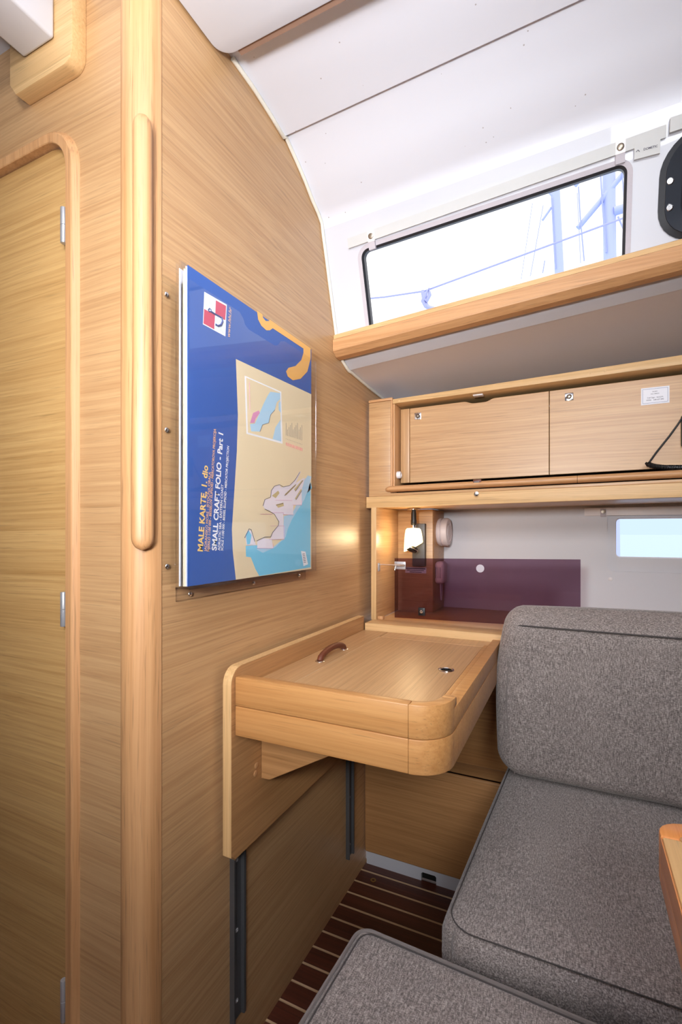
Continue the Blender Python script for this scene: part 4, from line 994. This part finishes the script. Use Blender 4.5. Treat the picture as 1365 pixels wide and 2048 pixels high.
# ================================================================== OUTSIDE THE WINDOW
def far(u, v, y): return PY(u, v, y)
def mast(u0, v0, u1, v1, y, r, lab, arms=()):
    a, b = far(u0, v0, y), far(u1, v1, y); dv = (b - a).normalized()
    m_ = thing('yacht_mast', tuple(b + dv * (b.z + .3) / max(.2, -dv.z)), lab, 'mast')
    tube('spar', 'sailcloth_lilac', m_, [a - dv * 2.0, b + dv * (b.z + .3) / max(.2, -dv.z)], r, 12)
    for (p0, p1, rr) in arms: tube('spreader', 'sailcloth_lilac', m_, [far(*p0, y - .05), far(*p1, y - .05)], rr, 8)
    return m_
S = 4.875
wx = lambda a, b: (1000 + a / S, 300 + b / S)
m1 = mast(*wx(1065, 180), *wx(1075, 1000), 9, .095, 'pale mast with a broad diagonal spreader seen through the window', [(wx(1235, 200), wx(765, 760), .045), (wx(1115, 600), wx(1245, 560), .07)])
m2 = mast(*wx(540, 340), *wx(580, 1140), 13, .105, 'slender pale mast with short spreaders seen through the window', [(wx(465, 390), wx(540, 470), .035), (wx(505, 560), wx(418, 685), .03), (wx(795, 280), wx(738, 350), .045)])
for m_, pts, y, r in ((m2, [wx(425, 540), wx(300, 1230)], 12.9, .010), (m2, [wx(320, 520), wx(210, 1260)], 13, .008), (m1, [wx(770, 360), wx(785, 640), wx(825, 1080)], 8.9, .012), (m2, [wx(758, 420), wx(790, 1100)], 12.9, .010),
                      (m1, [wx(985, 230), wx(1000, 500), wx(1040, 1000)], 8.9, .013), (m2, [wx(505, 460), wx(545, 1160)], 12.9, .012), (m1, [wx(1190, 150), wx(1235, 800)], 8.9, .010), (m1, [wx(1155, 650), wx(1235, 830)], 8.9, .014), (m2, [wx(440, 1080), wx(420, 1200)], 12.9, .014)):
    tube('shroud', 'rope_lilac', m_, [far(u, v, y) for u, v in pts], r, 6)
LYF = 2.6
lf = [far(738, 597, LYF), far(770, 594, LYF), far(850, 582, LYF), far(1000, 527, LYF), far(1256, 433, LYF), far(1420, 370, LYF)]
o = tube('lifeline', 'rope_lilac', None, lf, .0048, 8); tag(o, 'thin guard line crossing the view through the coachroof window', 'guard line')
kn = thing('rope_hank', tuple(far(853, 600, LYF)), 'knotted lilac rope hanging from the guard line outside', 'rope')
tube('rope_loop', 'rope_lilac', kn, [far(846, 582, LYF - .01), far(848, 596, LYF - .02), far(854, 602, LYF - .02), far(860, 590, LYF - .02), far(858, 578, LYF - .01), far(852, 588, LYF - .03), far(846, 602, LYF - .02), far(852, 612, LYF - .01), far(868, 622, LYF)], .0105, 8)
tube('rope_tail', 'rope_lilac', kn, [far(852, 590, LYF + .01), far(850, 604, LYF), far(858, 614, LYF - .02), far(880, 620, LYF - .03)], .009, 8)
dk = thing('side_deck', (.5, 2.1, 1.5), 'white side deck of the boat outside the coachroof window', 'deck', kind='structure')
sl = lambda c: Vector((c.x, c.y, c.z + .075 * (c.x - XB)))
box('deck_skin', 'deck_white', dk, -1.6, 2.2, 1.27, 2.5, 1.555, 1.575, .002, 2, sl)
box('bulwark', 'deck_white', dk, -1.6, 2.2, 2.46, 2.5, 1.575, 1.64, .008, 3, sl)
plain('sea_water', srgb(176, 200, 226), rough=.6, bscale=2, var=.06)
o = link('sea', raw([(-150, 1.9, -.3), (150, 1.9, -.3), (150, 200, -.3), (-150, 200, -.3)], [(0, 1, 2, 3)]), 'sea_water')
tag(o, 'pale blue water outside the hull', 'water', kind='structure')
